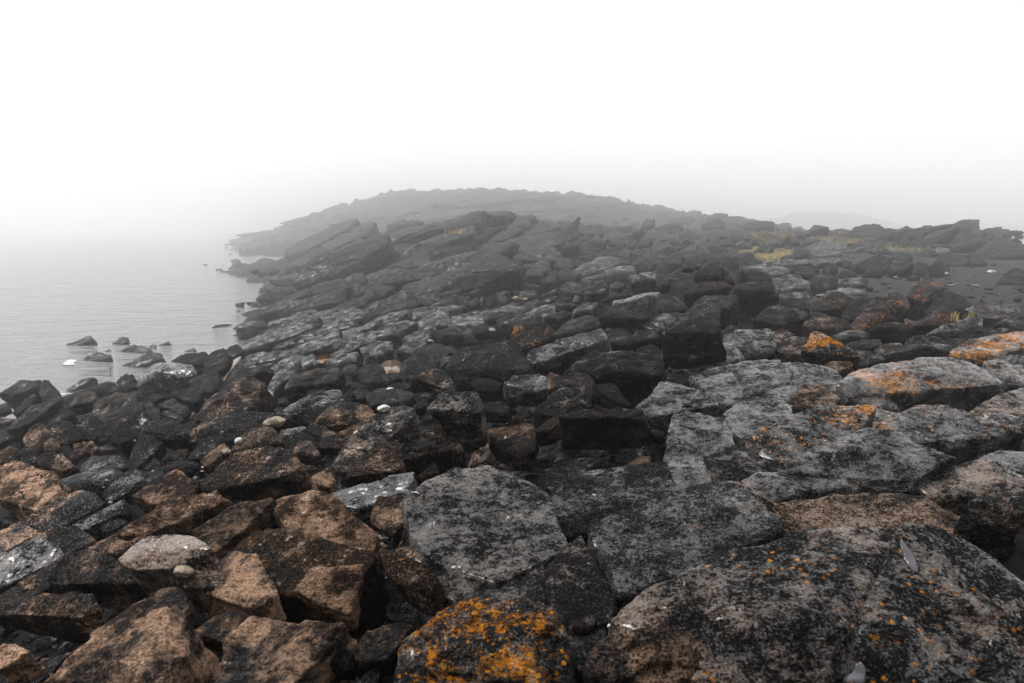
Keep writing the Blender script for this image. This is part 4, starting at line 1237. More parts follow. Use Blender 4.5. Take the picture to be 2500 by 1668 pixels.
d26 v.8|1640,560 1740,530 1830,540 1830,600 1700,620|grey boulder below the round dark one between the headlands
d24 v.75|1840,610 1900,550 2000,540 2030,600 1960,650 1860,650|dark boulder in the haze at the foot of the far slope
d20 v.85|1990,690 2060,650 2140,680 2100,720|low boulder in the haze behind the large dark boulder
# F1 boulder t.02 v.55 w.3 a24
d20|1650,590 1740,480 1830,470 1875,510 1835,580 1700,600|lone dark boulder in the dip between the two headlands
"""

# ------------------------------------------------------------------ ground, headland, sea
def fan_mesh(name, w0, w1, nw, nq, qmax, mat):
    """sheet of land between two distances, finer near the viewer's end"""
    if w0 < 0:
        ys = np.concatenate([np.linspace(w0, 0.3, 20), np.exp(np.linspace(math.log(3.0), math.log(w1 + 2.5), nw - 20)) - 2.5])
    else:
        ys = np.exp(np.linspace(math.log(w0 + 2.5), math.log(w1 + 2.5), nw)) - 2.5
    q = np.linspace(-1, 1, nq)
    q = np.sign(q) * np.abs(q) ** 1.15 * qmax
    X = q[None, :] * (np.maximum(ys, 0.6)[:, None] + 2.5)
    Y = np.repeat(ys[:, None], nq, 1)
    x, y = X.ravel(), Y.ravel()
    g = G(x, y)
    dist = np.hypot(x, y)
    sink = np.interp(dist, [0, 8, 20, 34, 45, 200], [0.6, 0.6, 0.55, 0.35, 0.05, 0.05])
    p = np.stack([x, y, g], 1)
    # ledges of dipping layers, bold on the headlands
    amp = np.interp(dist, [0, 10, 25, 45, 120], [0.10, 0.12, 0.22, 0.65, 2.6])
    fs = np.interp(dist, [0, 25, 60, 120], [3.0, 1.3, 0.62, 0.30])
    warp = fbm(p * fs[:, None] * 0.6, 3, 5)
    s = (p @ np.array([0.62, 0.35, 0.70])) * fs * 1.1 + warp * 1.6
    k = np.floor(s)
    e = np.clip((s - k) / 0.25, 0, 1)
    saw = (1 - (s - k)) * e
    cell = fbm(p * fs[:, None] * np.array([0.5, 0.9, 0.5]), 2, 91)
    z = g - sink + (saw - 0.5) * amp * (0.5 + cell) + fbm(p * fs[:, None] * 1.1, 4, 33, 0.55) * amp * 0.75
    V = np.stack([x, y, z], 1)
    i = np.arange(nw * nq).reshape(nw, nq)
    F = np.stack([i[:-1, :-1], i[:-1, 1:], i[1:, 1:], i[1:, :-1]], -1).reshape(-1, 4)
    return mesh_np(name, V, F, mat)


ground = look(put('ground', fan_mesh('ground', -6, 38, 300, 330, 2.6, M_ROCK), kind='structure',
                  label='dark broken bedrock shore under and between the boulders'), 0.2, 0.35, 0, 0.0)
headland = look(put('headland', fan_mesh('headland', 38, 380, 340, 420, 1.7, M_ROCK), kind='structure',
                    label='layered rock headland sloping into the sea and fading in the fog'), 0.02, 0.95, 0, 0.35)


def sheet(name, x0, x1, y0, y1, nx, ny, zf, mat, **kw):
    xs, ys = np.linspace(x0, x1, nx), np.linspace(y0, y1, ny)
    X, Y = np.meshgrid(xs, ys, indexing='ij')
    x, y = X.ravel(), Y.ravel()
    V = np.stack([x, y, zf(x, y)], 1)
    i = np.arange(nx * ny).reshape(nx, ny)
    F = np.stack([i[:-1, :-1], i[1:, :-1], i[1:, 1:], i[:-1, 1:]], -1).reshape(-1, 4)
    return put(name, mesh_np(name, V, F, mat), **kw)


sheet('sea', -850, 850, -60, 850, 60, 60, lambda x, y: x * 0.0, M_SEA, kind='structure', label='grey calm sea fading into white fog')


def shade_bankz(x, y):  # height of an added, unseen bank that keeps sky light off the fronts
    p = np.stack([x, y, x * 0], 1)
    up = np.clip(-1.2 - y, 0, 30)
    return G(x * 0.6, np.full_like(x, 0.6)) - 0.45 + np.minimum(up * 2.2, 10.5 + 0.05 * up) + fbm(p * 0.5, 4, 12) * np.clip(up, 0, 2) * 0.5


look(sheet('shade_bank', -45, 45, -28, -0.9, 140, 60, shade_bankz, M_ROCK, kind='structure', label='added dark rocky bank rising behind the viewpoint, unseen, to shade the rock fronts'), 0.3, 0.8, 0, 0.3)


def sandz(x, y):
    p = np.stack([x, y, x * 0], 1)
    edge = np.minimum.reduce([(x - 0.40 * y - 0.3) / 3, (70 - x) / 10, (y - 14) / 3, (52 - y) / 6])
    return G(x, y) - 0.02 + fbm(p * 0.5, 3, 3) * 0.05 + fbm(p * 3.1, 2, 4) * 0.012 - np.clip(0.4 - edge, 0, 1) * 1.3


sheet('sand_beach', 4, 72, 13, 54, 150, 130, sandz, M_SAND, kind='structure', label='flat black sand beach behind the lichen-topped boulders')

# faint grassy hills across the water, nearly lost in the fog
for hx, hy, wx, wy, hh in ((165, 370, 60, 22, 13.0), (262, 380, 70, 24, 7.0), (345, 380, 50, 22, 11)):
    def hz(x, y, hx=hx, hy=hy, wx=wx, wy=wy, hh=hh):
        p = np.stack([x, y, x * 0], 1)
        r = ((x - hx) / wx) ** 2 + ((y - hy) / wy) ** 2
        return hh * np.exp(-r * 1.4) * (1 + 0.35 * fbm(p * 0.05, 4, 8)) - 1.2
    sheet('far_hill', hx - 110, hx + 110, hy - 45, hy + 45, 90, 40, hz, M_FARHILL, kind='structure',
          label='low far hill across the water, almost lost in the fog')

# ------------------------------------------------------------------ traced rocks
CATS = {'boulder': ('boulder', None), 'sea_rock': ('sea rock', 'rocks awash in the sea')}
NEARGROUP = {'Z1': 'boulders of the lower left shore', 'Z2': 'boulders around the black pits in front', 'Z3': 'boulders around the black pits in front',
             'P': 'boulders of the lower left shore', 'Z5': 'rocks along the water on the left', 'Z6': 'boulders of the middle shore',
             'Z7': 'boulders of the dark central pile', 'Z8': 'boulders on the right-hand bedrock', 'F1': 'rocks around the headlands',
             'F2': 'rocks around the headlands', 'F3': 'rocks on and behind the central ridge', 'F4': 'rocks around the black sand',
             'F5': 'rocks awash in the sea'}
zone = name = None
defaults = {}
TRACED = []
for line in ROCKS.strip().split('\n'):
    if line.startswith('#'):
        head = line[1:].split()
        zone, name = head[0], head[1]
        defaults = parse_opts(' '.join(head[2:]))
        continue
    f = line.split('|')
    o = dict(defaults)
    o.update(parse_opts(f[0]))
    pts = parse_pts(f[1])
    if name in ('slab', 'ledge'):
        ob = traced_rock(name, zone, pts, o, parent=headland if name == 'ledge' else ground)
    else:
        ob = traced_rock(name, zone, pts, o, label=f[2], cat=CATS[name][0], group=NEARGROUP[zone])
    TRACED.append(ob)

# ------------------------------------------------------------------ what lies where, seen from the camera
bpy.context.view_layer.update()
DG = bpy.context.evaluated_depsgraph_get()
EYE = Vector((0, 0, CAMZ))


def see(u, v):
    d = Vector(rays([(u, v)])[0]).normalized()
    ok, loc, nor, idx, ob, mat = SC.ray_cast(DG, EYE, d, distance=400)
    return (np.array(loc), np.array(nor), ob) if ok else None


def visible(o, p):
    d = Vector(p) - EYE
    L = d.length
    ok, loc, nor, idx, ob, mat = SC.ray_cast(DG, EYE, d.normalized(), distance=L + 0.5)
    return (not ok) or (loc - EYE).length > L - 0.02


# ------------------------------------------------------------------ pools and puddles
def smooth_poly(pts, k=3):
    p = np.array(pts, float)
    for _ in range(k):
        a = 0.75 * p + 0.25 * np.roll(p, -1, 0)
        b = 0.25 * p + 0.75 * np.roll(p, -1, 0)
        p = np.stack([a, b], 1).reshape(-1, 2)
    return p


def water_patch(name, zone, pts, mat, label, group, level=None, film=False, lift=0.0):
    uv = smooth_poly(unzone(zone, pts))
    c = uv.mean(0)
    if film:                                        # ragged shore line
        ang = np.linspace(0, 6.283, len(uv), endpoint=False)
        q = np.c_[np.cos(ang) * 2.2 + c[0], np.sin(ang) * 2.2 + c[1], ang * 0]
        uv = c + (uv - c) * (1 + 0.38 * fbm(q, 3, 55))[:, None]
    o3 = np.array([0, 0, CAMZ])
    d = rays(uv)
    if film:                                        # rain water lying in a shallow hollow of a slab
        h0 = see(*c)
        good = []
        for sft in (1.0, 0.66, 0.33):
            for q in c + (uv - c) * sft:
                h = see(*q)
                if h and h[2] == h0[2] and np.linalg.norm(h[0] - h0[0]) < 1.0:
                    good.append(h[0])
        good = np.array(good + [h0[0]] * 3)
        m = good.mean(0)
        D = good - m
        sl = np.linalg.lstsq(D[:, :2], D[:, 2], rcond=1e-3)[0]
        sl = np.clip(sl, [-0.3, -0.1], [0.3, 0.55])
        n = np.array([-sl[0], -sl[1], 1.0])
        P0 = m + np.array([0, 0, lift])
        t = ((P0 - o3) @ n) / (d @ n)
    else:
        z = level if level is not None else hit(*c)[2]
        t = (z - CAMZ) / d[:, 2]
    P = d * t[:, None] + o3
    if film:
        V, F = [], []
        k = len(uv)
        fr = (1.0, 0.9, 0.75, 0.55, 0.3)
        for sft in fr:
            for q in c + (uv - c) * sft:
                dq = rays([q])[0]
                pp = dq * (((P0 - o3) @ n) / (dq @ n)) + o3
                h = see(*q)
                if h and h[2] == h0[2] and np.linalg.norm(h[0] - pp) < 0.12:
                    zz = max(0.5 * (pp[2] + h[0][2]), h[0][2]) + (0.003 if sft < 0.95 else -0.002)
                    w = h[0].copy()
                    w[2] = zz
                    pp = w
                V.append(pp)
        V.append(np.mean(V[-k:], 0))
        for a in range(len(fr) - 1):
            for i in range(k):
                j = (i + 1) % k
                F += [(a * k + i, a * k + j, (a + 1) * k + j), (a * k + i, (a + 1) * k + j, (a + 1) * k + i)]
        a = len(fr) - 1
        F += [(a * k + i, a * k + (i + 1) % k, len(V) - 1) for i in range(k)]
        V, F = np.array(V), np.array(F)
        if np.cross(V[F[-1][1]] - V[F[-1][0]], V[F[-1][2]] - V[F[-1][0]])[2] < 0:
            F = F[:, ::-1]
        cen = V.mean(0)
        return put(name, mesh_np(name, V - cen, F, mat), loc=cen, label=label, cat='puddle', group=group)
    cen = P.mean(0)
    th = np.array([0, 0, 0.012 if film else 0.03])
    V = np.concatenate([P, cen + (P - cen) * 0.97 - th, [cen], [cen - th]])
    k = len(P)
    F = []
    for i in range(k):
        j = (i + 1) % k
        F += [(i, j, 2 * k), (k + j, k + i, 2 * k + 1), (i, k + i, j), (j, k + i, k + j)]
    F = np.array(F)
    area = np.cross(P[1] - P[0], P[2] - P[1])[2]
    if sum(np.cross(P[i][:2] - cen[:2], P[(i + 1) % k][:2] - cen[:2]) for i in range(k)) < 0:
        F = F[:, ::-1]
    me = mesh_np(name, V - cen, F, mat, smooth=False)
    return put(name, me, loc=cen, label=label, cat='puddle' if film else 'tide pool', group=group)


PUD = 'rain puddles lying on the slabs'
POOL = 'tide pools between the rocks'
for z_, pts, lab in (
        ('Z4', '1080,570 1150,640 1210,740 1222,835 1150,790 1110,690', 'leaf-shaped rain puddle on the lichen-spotted dome slab'),
        ('Z4', '720,1575 780,1490 815,1400 865,1480 870,1575', 'pointed rain puddle at the bottom edge in the crack of the dome slab'),
        ('Z2', '260,645 330,600 330,640 290,690', None)):
    if lab:
        water_patch('rain_puddle', z_, parse_pts(pts), M_POOL, lab, PUD, film=True, lift=0.002)
for z_, pts, lab, mt in (
        ('Z6', '90,460 150,430 185,385 250,375 245,430 190,530 120,520', 'white reflecting tide pool beside the layered wedge', M_POOL),
        ('Z6', '170,580 200,545 235,580 230,620 190,640 170,620', 'small white tide pool just below the larger white one', M_POOL),
        ('Z6', '715,240 715,175 790,205 770,240', 'small white tide pool among the grey slabs', M_POOL),
        ('Z6', '1080,455 1100,340 1270,320 1270,430 1200,460', 'brown tide pool in front of the smooth dark grey boulder', M_BROWNPOOL),
        ('Z6', '560,350 570,300 720,280 740,330 650,360', 'dark brown tide pool below the grey slabs', M_BROWNPOOL),
        ('Z6', '200,190 270,160 340,150 300,185 230,195', 'pale shallow pool on the flat grey slabs near the sea', M_POOL),
        ('Z5', '1530,820 1560,700 1700,600 1780,470 1850,360 1970,290 1960,330 1870,420 1800,540 1700,700 1600,800', 'narrow brown water channel beside the dark spine', M_BROWNPOOL),
        ('Z5', '1785,580 1800,520 1850,525 1830,550', 'little white pool between the channel and the layered wedge', M_POOL),
        ('F6', '830,370 860,340 940,320 950,345 880,365', 'bright pool on the shelf at the sea end of the nearer headland', M_POOL),
        ('F2', '745,1400 820,1395 825,1440 760,1450', 'white pool beside the tilted ribbed block', M_POOL),
        ('F2', '375,1290 520,1265 520,1300 400,1330', 'pale pool on the flat rock by the single round boulder', M_POOL),
        ('F4', '350,1080 480,1070 470,1100 370,1110', 'pale pool at the near edge of the black sand', M_POOL)):
    h = hit(*np.mean(unzone(z_, parse_pts(pts)), 0))
    water_patch('tide_pool', z_, parse_pts(pts), mt, lab, POOL, level=h[2] + 0.01)

# ------------------------------------------------------------------ pebbles, shells
def blob(name, P0, size, flat, mat, seed, n=8, **kw):
    rs = np.random.default_rng(seed)
    S, F = cubesphere(n)
    V = S * np.array([1.0, 0.8, flat]) * size * 0.5 * (1 + 0.30 * fbm(S * 1.3 + seed, 3, seed))[:, None]
    a = rs.uniform(0, 6.28)
    R = np.array([[math.cos(a), -math.sin(a), 0], [math.sin(a), math.cos(a), 0], [0, 0, 1]])
    V = V @ R.T
    V[:, 2] -= V[:, 2].min()
    return put(name, mesh_np(name, V, F, mat), loc=P0, **kw)


PEB = [('Z5', 2235, 850, 190, .42, M_CREAM, 'long smooth cream pebble lying between tan boulders'),
       ('Z5', 1850, 1095, 95, .7, M_CREAM, 'round cream stone beside the smooth finger-shaped stone'),
       ('Z5', 1945, 1000, 85, .7, M_SHELL, 'round white pebble in front of the brown gabled boulder'),
       ('Z1', 1250, 830, 170, .55, M_CREAM, 'cream white cobble half hidden behind the biggest brown boulder'),
       ('F2', 1018, 1142, 60, .7, M_CREAM, 'pale pebble, left of the two tan ones below the nearer headland'),
       ('F2', 1105, 1148, 62, .5, M_CREAM, 'tan pebble in the middle of the pale pebbles below the nearer headland'),
       ('F2', 1325, 1168, 58, .6, M_CREAM, 'pale pebble near the thin tilted slab'),
       ('F2', 960, 1140, 44, .7, M_CREAM, 'small grey white pebble left of the pale pebbles'),
       ('F4', 2040, 886, 85, .4, M_SHELL, 'white stone lying on the black sand near the pyramid rock'),
       ('F4', 1120, 936, 46, .6, M_CREAM, 'small pinkish pebble on the black sand in front of the rounded row'),
       ('F4', 1610, 898, 40, .5, M_SHELL, 'small white pebble at the end of the rounded row'),
       ('Z6', 1125, 735, 120, .5, M_SHELL, 'white quartz stone beside the round-backed orange tan boulder'),
       ('Z6', 1500, 185, 52, .6, M_CREAM, 'tiny tan pebble on the dark slabs behind the large weathered boulder'),
       ('Z6', 1175, 570, 60, .4, M_SHELL, 'small white stone behind the flat speckled block'),
       ('F3', 625, 672, 26, .6, M_SHELL, 'tiny white stone on the dark sand in the hazy hollow'),
       ('F3', 1110, 543, 22, .7, M_SHELL, 'tiny white speck of stone left of the grassy boulders')]
for i, (z_, x, y, w, fl, mt, lab) in enumerate(PEB):
    u, v = unzone(z_, [(x, y)])[0]
    h = see(u, v)
    if h is None:
        continue
    P0 = h[0]
    size = w / ZONES[z_][2] / FPX * P0[1]
    blob('pebble', P0 - np.array([0, 0, size * fl * 0.3]), size, fl, mt, 300 + i, 10, label=lab, cat='pebble', group='pale pebbles among the rocks')


def shell_mesh(size, seed):
    """a ribbed limpet-like cone, hollow underneath"""
    V, F = [], []
    m = 18
    rings = [(0.02, 0.42), (0.18, 0.38), (0.36, 0.22), (0.5, 0.0), (0.44, 0.02), (0.2, 0.26)]
    for r, z in rings:
        for k in range(m):
            a = 2 * math.pi * k / m
            rr = r * (1 + (0.06 if k % 2 else -0.04))
            V.append((rr * math.cos(a) * 1.15 + 0.06 * z, rr * math.sin(a), z))
    for q in range(len(rings) - 1):
        for k in range(m):
            F.append((q * m + k, q * m + (k + 1) % m, (q + 1) * m + (k + 1) % m, (q + 1) * m + k))
    return mesh_np('shell', np.array(V) * size, np.array(F)[:, ::-1], M_SHELL)


SHELLS = [('Z5', 1595, 1285, 62), ('Z5', 1645, 1240, 38), ('Z5', 1650, 1205, 26), ('Z5', 905, 1490, 46), ('Z5', 1245, 1235, 24),
          ('Z6', 507, 1197, 36), ('Z6', 600, 1197, 36), ('Z6', 665, 1150, 22), ('Z6', 470, 1180, 20), ('Z6', 300, 1055, 18), ('Z6', 185, 1375, 14),
          ('Z1', 745, 350, 40), ('Z1', 975, 398, 28), ('Z1', 700, 250, 26), ('Z3', 795, 1180, 40), ('Z2', 1150, 290, 50), ('Z2', 1125, 285, 30),
          ('Z5', 1100, 985, 26), ('Z6', 1345, 800, 22), ('Z6', 1190, 945, 16), ('Z6', 2130, 845, 22)]
SHL = ['largest white shell left of the humped brown boulder', 'white shell just behind the largest one', 'tiny white shell behind the two larger white ones',
       'white shell at the end of the palest slab', 'small white shell by the leaning triangular block', 'left of two white shells in the dark gap below the brown stones',
       'right of two white shells in the dark gap below the brown stones', 'tiny white shell above the pair in the dark gap', 'tiny white shell left of the pair in the dark gap',
       'tiny white shell under the dark brown wedge', 'tiny white shell at the foot of the humped brown boulder', 'white shell on the edge of the small layered block',
       'small white shell among gravel in front of the long brown boulder', 'tiny white shell at the tip of the lens-shaped stone',
       'white shell shard in the crack left of the dark coarse boulder', 'white shell heap at the edge of the pit in the centre', 'smaller white shell beside the heap at the pit',
       'tiny white shell on top of the leaning triangular block', 'tiny white shell left of the big split boulder', 'tiny white shell beside the plank-like boulder',
       'white shell deep in the black hollow']
for i, (z_, x, y, w) in enumerate(SHELLS):
    h = see(*unzone(z_, [(x, y)])[0])
    if h is None:
        continue
    size = w / ZONES[z_][2] / FPX * h[0][1] * 0.85
    s = put('shell', shell_mesh(size, i), loc=h[0] - np.array([0, 0, size * 0.05]), label=SHL[i], cat='shell', group='white shells among the rocks')
    s.rotation_euler = (RNG.uniform(-.7, .7), RNG.uniform(-.7, .7), RNG.uniform(0, 6))

# ------------------------------------------------------------------ filler stones in the gaps
VAR = []
for k in range(14):
    rs = np.random.default_rng(900 + k)
    P = rs.normal(0, 1, (14, 3)) * np.array([0.55, 0.42, 0.30])
    V, F, sz = rock_verts(P, 12, 18 + 10 * rs.random(), 900 + k, 1.0, 1.0, 2)
    V -= V.mean(0)
    V /= np.ptp(V, axis=0).max()
    VAR.append((V, F, mesh_np('stone', V, F, M_ROCK)))
FILL = []
rs = np.random.default_rng(41)
places = [('wedged between boulders of the lower left shore', 'dark stones in the gaps of the lower left shore'),
          ('in a gap of the middle shore', 'dark stones in the gaps of the middle shore'),
          ('at the foot of the rocks near the water', 'stones near the water on the left'),
          ('in the hazy distance by the far slope', 'stones in the hazy distance')]
cand = []
for _ in range(9000):
    r = rs.random()
    if r < 0.45:
        u, v = rs.uniform(0, 1700), rs.uniform(850, 1668)
    elif r < 0.75:
        u, v = rs.uniform(650, 2450), rs.uniform(480, 860)
    else:
        u, v = rs.uniform(0, 2500), rs.uniform(600, 1300)
    P0 = hit(u, v)
    dist = P0[1]
    if (P0[2] < 0.05 and dist > 14) or dist > 48:
        continue
    h = see(u, v)
    if h is None or h[2] is None or h[2].name.split('.')[0] not in ('ground', 'headland'):
        continue
    cand.append((h[0], dist, u, v))
rs.shuffle(cand)
nfill = 0
for P0, dist, u, v in cand:
    if nfill >= 190:
        break
    size = (0.022 + 0.030 * rs.random() ** 1.5) * dist + 0.03
    size = min(size * (1.6 if rs.random() < 0.25 else 1.0), 2.0)
    vi = rs.integers(len(VAR))
    o = put('stone', VAR[vi][2], loc=(P0[0], P0[1], P0[2] + size * 0.10))
    o.scale = (size * rs.uniform(0.9, 1.3), size * rs.uniform(0.8, 1.1), size * rs.uniform(0.8, 1.2))
    o.rotation_euler = (rs.normal(0, .3), rs.normal(0, .3), rs.uniform(0, 6.28))
    lower_left = v > 1080
    hazy = v < 660
    watery = u < 520
    pl = places[3] if hazy else places[0] if lower_left else places[2] if watery else places[1]
    look(o, 0.05 if dist > 16 else rs.uniform(0.1, 0.7), rs.uniform(0.6, 1.15), 0, 0.4)
    o['category'] = 'stone'
    o['label'] = 'small dark angular stone ' + pl[0]
    o['group'] = pl[1]
    FILL.append(o)
    nfill += 1

# each stone is told by what it lies beside
def short(lab):
    w = lab.split()
    cut = len(w)
    for i, q in enumerate(w):
        if i >= 2 and (q.rstrip(',') in ('with', 'in', 'at', 'on', 'of', 'behind', 'beside', 'below', 'above', 'between', 'left', 'right', 'under', 'cut', 'lying', 'that',
                                         'leaning', 'resting', 'running', 'standing', 'sloping', 'tucked', 'wedged', 'touching', 'forming', 'overhanging', 'near', 'from', 'among',
                                         'along', 'just', 'like', 'crowning', 'cleft', 'beneath', 'capped', 'draped', 'dipping', 'nestled', 'perched', 'and', 'to', 'stained')):
            cut = i
            break
        if q.endswith(','):
            cut = i + 1
            break
    return ' '.join(w[:cut]).rstrip(',')


ANCH = [(np.array(t.location), t['label']) for t in TRACED if 'label' in t]
ANP = np.array([a for a, _ in ANCH])
NSHORT = {}
for _, l_ in ANCH:
    NSHORT[short(l_)] = NSHORT.get(short(l_), 0) + 1
USED = {}


def beside(o, noun, big):
    p = np.array(o.location)
    order = np.argsort(np.linalg.norm(ANP - p, axis=1))
    for k in order[:24]:
        s_ = short(ANCH[k][1])
        if NSHORT[s_] > 1:
            continue
        d = ANP[k] - p
        if abs(d[0]) > abs(d[1]) * 0.8:
            rel = 'left of' if d[0] > 0 else 'right of'
        else:
            rel = 'in front of' if d[1] > 0 else 'behind'
        for adj in ('', 'larger ' if big else 'smaller ', 'second '):
            lab = adj + noun + ' ' + rel + ' the ' + s_
            if lab not in USED and 4 <= len(lab.split()) <= 16:
                USED[lab] = 1
                o['label'] = lab
                return


for o in FILL:
    beside(o, 'dark angular stone', o.scale[0] > 0.3)

# gravel: fine stones lying in the low gaps, one mass
gv, gf = [], []
base_n = 0
S4, F4 = cubesphere(2)
for P0, dist, u, v in cand[:1500]:
    for _ in range(4):
        s = (0.006 + 0.010 * rs.random()) * dist + 0.008
        q = P0 + np.array([rs.normal(0, .05), rs.normal(0, .05), 0]) * dist * 0.6
        q[2] = P0[2] + s * 0.1
        V = S4 * np.array([1, .8, .6]) * s * 0.5 * (1 + 0.25 * rs.normal(0, 1, (len(S4), 1)))
        gv.append(V + q)
        gf.append(F4 + base_n)
        base_n += len(S4)
for _ in range(420):                                # pebbles strewn on the black sand
    y_ = rs.uniform(15, 44)
    x_ = 0.42 * y_ + 1.5 + rs.uniform(0, 1) * (0.36 * y_)
    s = rs.uniform(0.03, 0.05) * (1 + 2.2 * rs.random() ** 4)
    V = S4 * np.array([1, .8, .5]) * s * (1 + 0.2 * rs.normal(0, 1, (len(S4), 1)))
    gv.append(V + np.array([x_, y_, float(sandz(np.array([x_]), np.array([y_]))[0]) + s * 0.15]))
    gf.append(F4 + base_n)
    base_n += len(S4)
look(put('gravel', mesh_np('gravel', np.concatenate(gv), np.concatenate(gf), M_ROCK, False), kind='stuff',
         label='loose gravel lying in the gaps between the rocks'), 0.4, 1.1, 0, 0.4)


# skyline and far-slope boulders, fading in the fog
def far_boulder(u, v, w, k, label):
    P0 = hit(u, v)
    size = w / FPX * P0[1]
    vi = k % len(VAR)
    o = put('boulder', VAR[vi][2], loc=(P0[0], P0[1], float(G(P0[0], P0[1])) - size * 0.02), label=label, cat='boulder', group='boulders of the far headland')
    o.scale = (size, size * 0.9, size * 0.85)
    o.rotation_euler = (rs.normal(0, .15), rs.normal(0, .2), rs.uniform(0, 6.28))
    beside(o, 'hazy grey boulder', size > 1.5)
    return look(o, 0.02, 0.85, 0, 0.3)


for k in range(44):
    u, v = rs.uniform(1360, 1950), rs.uniform(515, 610)
    far_boulder(u, v, rs.uniform(22, 60), k + 3, 'hazy grey boulder scattered on the far slope right of the nearer headland')

# ledges and half-buried blocks of the far headland: bedrock, so parts of it
for k in range(170):
    u, v = rs.uniform(640, 1500), rs.uniform(484, 592)
    P0 = hit(u, v)
    if P0[1] < 70 or P0[2] < 0.3:
        continue
    gz = float(G(P0[0], P0[1]))
    if abs(P0[2] - gz) > 1.0 or (u < 960 and v < 520):
        continue
    size = rs.uniform(2.0, 8.0)
    o = put('ledge', VAR[k % len(VAR)][2], parent=headland, loc=(P0[0], P0[1], gz - size * 0.03))
    o.scale = (size * rs.uniform(1.2, 2.0), size * rs.uniform(0.8, 1.2), size * rs.uniform(0.4, 0.65))
    o.rotation_euler = (rs.normal(0, .1), -0.13 + rs.normal(0, .06), rs.normal(0.2, .35))
    look(o, 0.02, rs.uniform(0.8, 1.1), 0, 0.3)

# ------------------------------------------------------------------ grass
def grass(name, spots, h0, h1, lean, label, cat='grass', kind=None, wid=0.006, group=None, mat=M_GRASS):
    V, F = [], []
    c = np.mean(spots, 0)
    for P0 in spots:
        h = rs.uniform(h0, h1)
        a = rs.uniform(0, 6.28)
        lx, ly = math.cos(a) * lean * h * rs.random(), math.sin(a) * lean * h * rs.random()
        w = wid * rs.uniform(0.7, 1.4)
        b = rs.uniform(0, 3.14)
        dx, dy = math.cos(b) * w, math.sin(b) * w
        i = len(V)
        p = P0 - c
        for q, t in ((0, 1.0), (0.45, 0.8), (0.8, 0.45)):
            ox, oy, oz = lx * q * q, ly * q * q, h * (q - 0.25 * lean * q * q)
            V += [(p[0] + ox - dx * t, p[1] + oy - dy * t, p[2] + oz), (p[0] + ox + dx * t, p[1] + oy + dy * t, p[2] + oz)]
        V.append((p[0] + lx, p[1] + ly, p[2] + h * (1 - 0.25 * lean)))
        F += [(i, i + 1, i + 3), (i, i + 3, i + 2), (i + 2, i + 3, i + 5), (i + 2, i + 5, i + 4), (i + 4, i + 5, i + 6)]
    return put(name, mesh_np(name, np.array(V), np.array(F), mat, False), loc=c, label=label, cat=cat if kind is None else None, kind=kind, group=group)


def inpoly(p, poly):
    x, y = p
    c = False
    for i in range(len(poly)):
        x1, y1 = poly[i]
        x2, y2 = poly[i - 1]
        if (y1 > y) != (y2 > y) and x < (x2 - x1) * (y - y1) / (y2 - y1) + x1:
            c = not c
    return c


gp = [tuple(hit(*q)[:2]) for q in unzone('F3', parse_pts('1190,700 1250,655 1400,640 1530,640 1700,625 1790,615 1720,680 1590,770 1400,750 1330,710'))]
gx0, gx1, gy0, gy1 = min(p[0] for p in gp), max(p[0] for p in gp), min(p[1] for p in gp), max(p[1] for p in gp)
spots = []
while len(spots) < 15000:
    p = (rs.uniform(gx0, gx1), rs.uniform(gy0, gy1))
    if inpoly(p, gp):
        spots.append(p)
spots = np.array(spots)
spots = np.c_[spots, G(spots[:, 0], spots[:, 1]) - 0.12]
grass('grass_patch', spots, 0.12, 0.36, 0.9, 'patch of yellow dry grass below the grassy domed boulders', kind='stuff', wid=0.012)


def tuft(z_, x, y, n, h0, h1, spread, label, lean=0.9, wid=0.004):
    h = see(*unzone(z_, [(x, y)])[0])
    P0 = h[0]
    sp = P0 + np.c_[rs.normal(0, spread, n), rs.normal(0, spread, n), np.full(n, -0.02)]
    return grass('grass_tuft', sp, h0, h1, lean, label, kind='stuff', group='tufts of dry grass', wid=wid)


tuft('Z8', 230, 640, 60, .10, .22, .02, 'small straw-coloured grass tuft on the wet slabs', 1.2, .003)
tuft('F4', 1690, 1330, 40, .07, .19, .05, 'pale dry grass tuft on the orange stained boulder', 0.5, .005)
tuft('F4', 1760, 1310, 16, .05, .13, .05, 'thin dry grass stems right of the pale dry tuft', 0.5, .004)
tuft('F4', 1845, 1300, 16, .05, .13, .04, 'rightmost thin dry grass stems by the long pale-edged slab', 0.5, .004)
tuft('F3', 690, 672, 260, .2, .45, .5, 'hazy tan grass tuft on the dark sand behind the ridge', 0.7, .012)
tuft('F3', 790, 690, 160, .2, .4, .35, 'smaller tan grass tuft right of the hazy one', 0.7, .012)
tuft('F3', 1215, 650, 120, .2, .5, .25, 'low grass tuft at the left end of the grass patch', 0.7, .012)
tuft('F4', 1260, 670, 90, .12, .32, .5, 'pale grass tuft below the split crag', 0.6, .012)
tuft('F4', 1050, 670, 90, .2, .45, .4, 'thin grass tuft below the layered stack', 0.6, .012)
tuft('F4', 690, 600, 120, .2, .5, .35, 'grass tuft at the left foot of the layered stack', 0.6, .012)
tuft('F2', 490, 510, 60, .2, .5, .4, 'lone yellowish plant on top of the nearer headland', 0.7, .02)
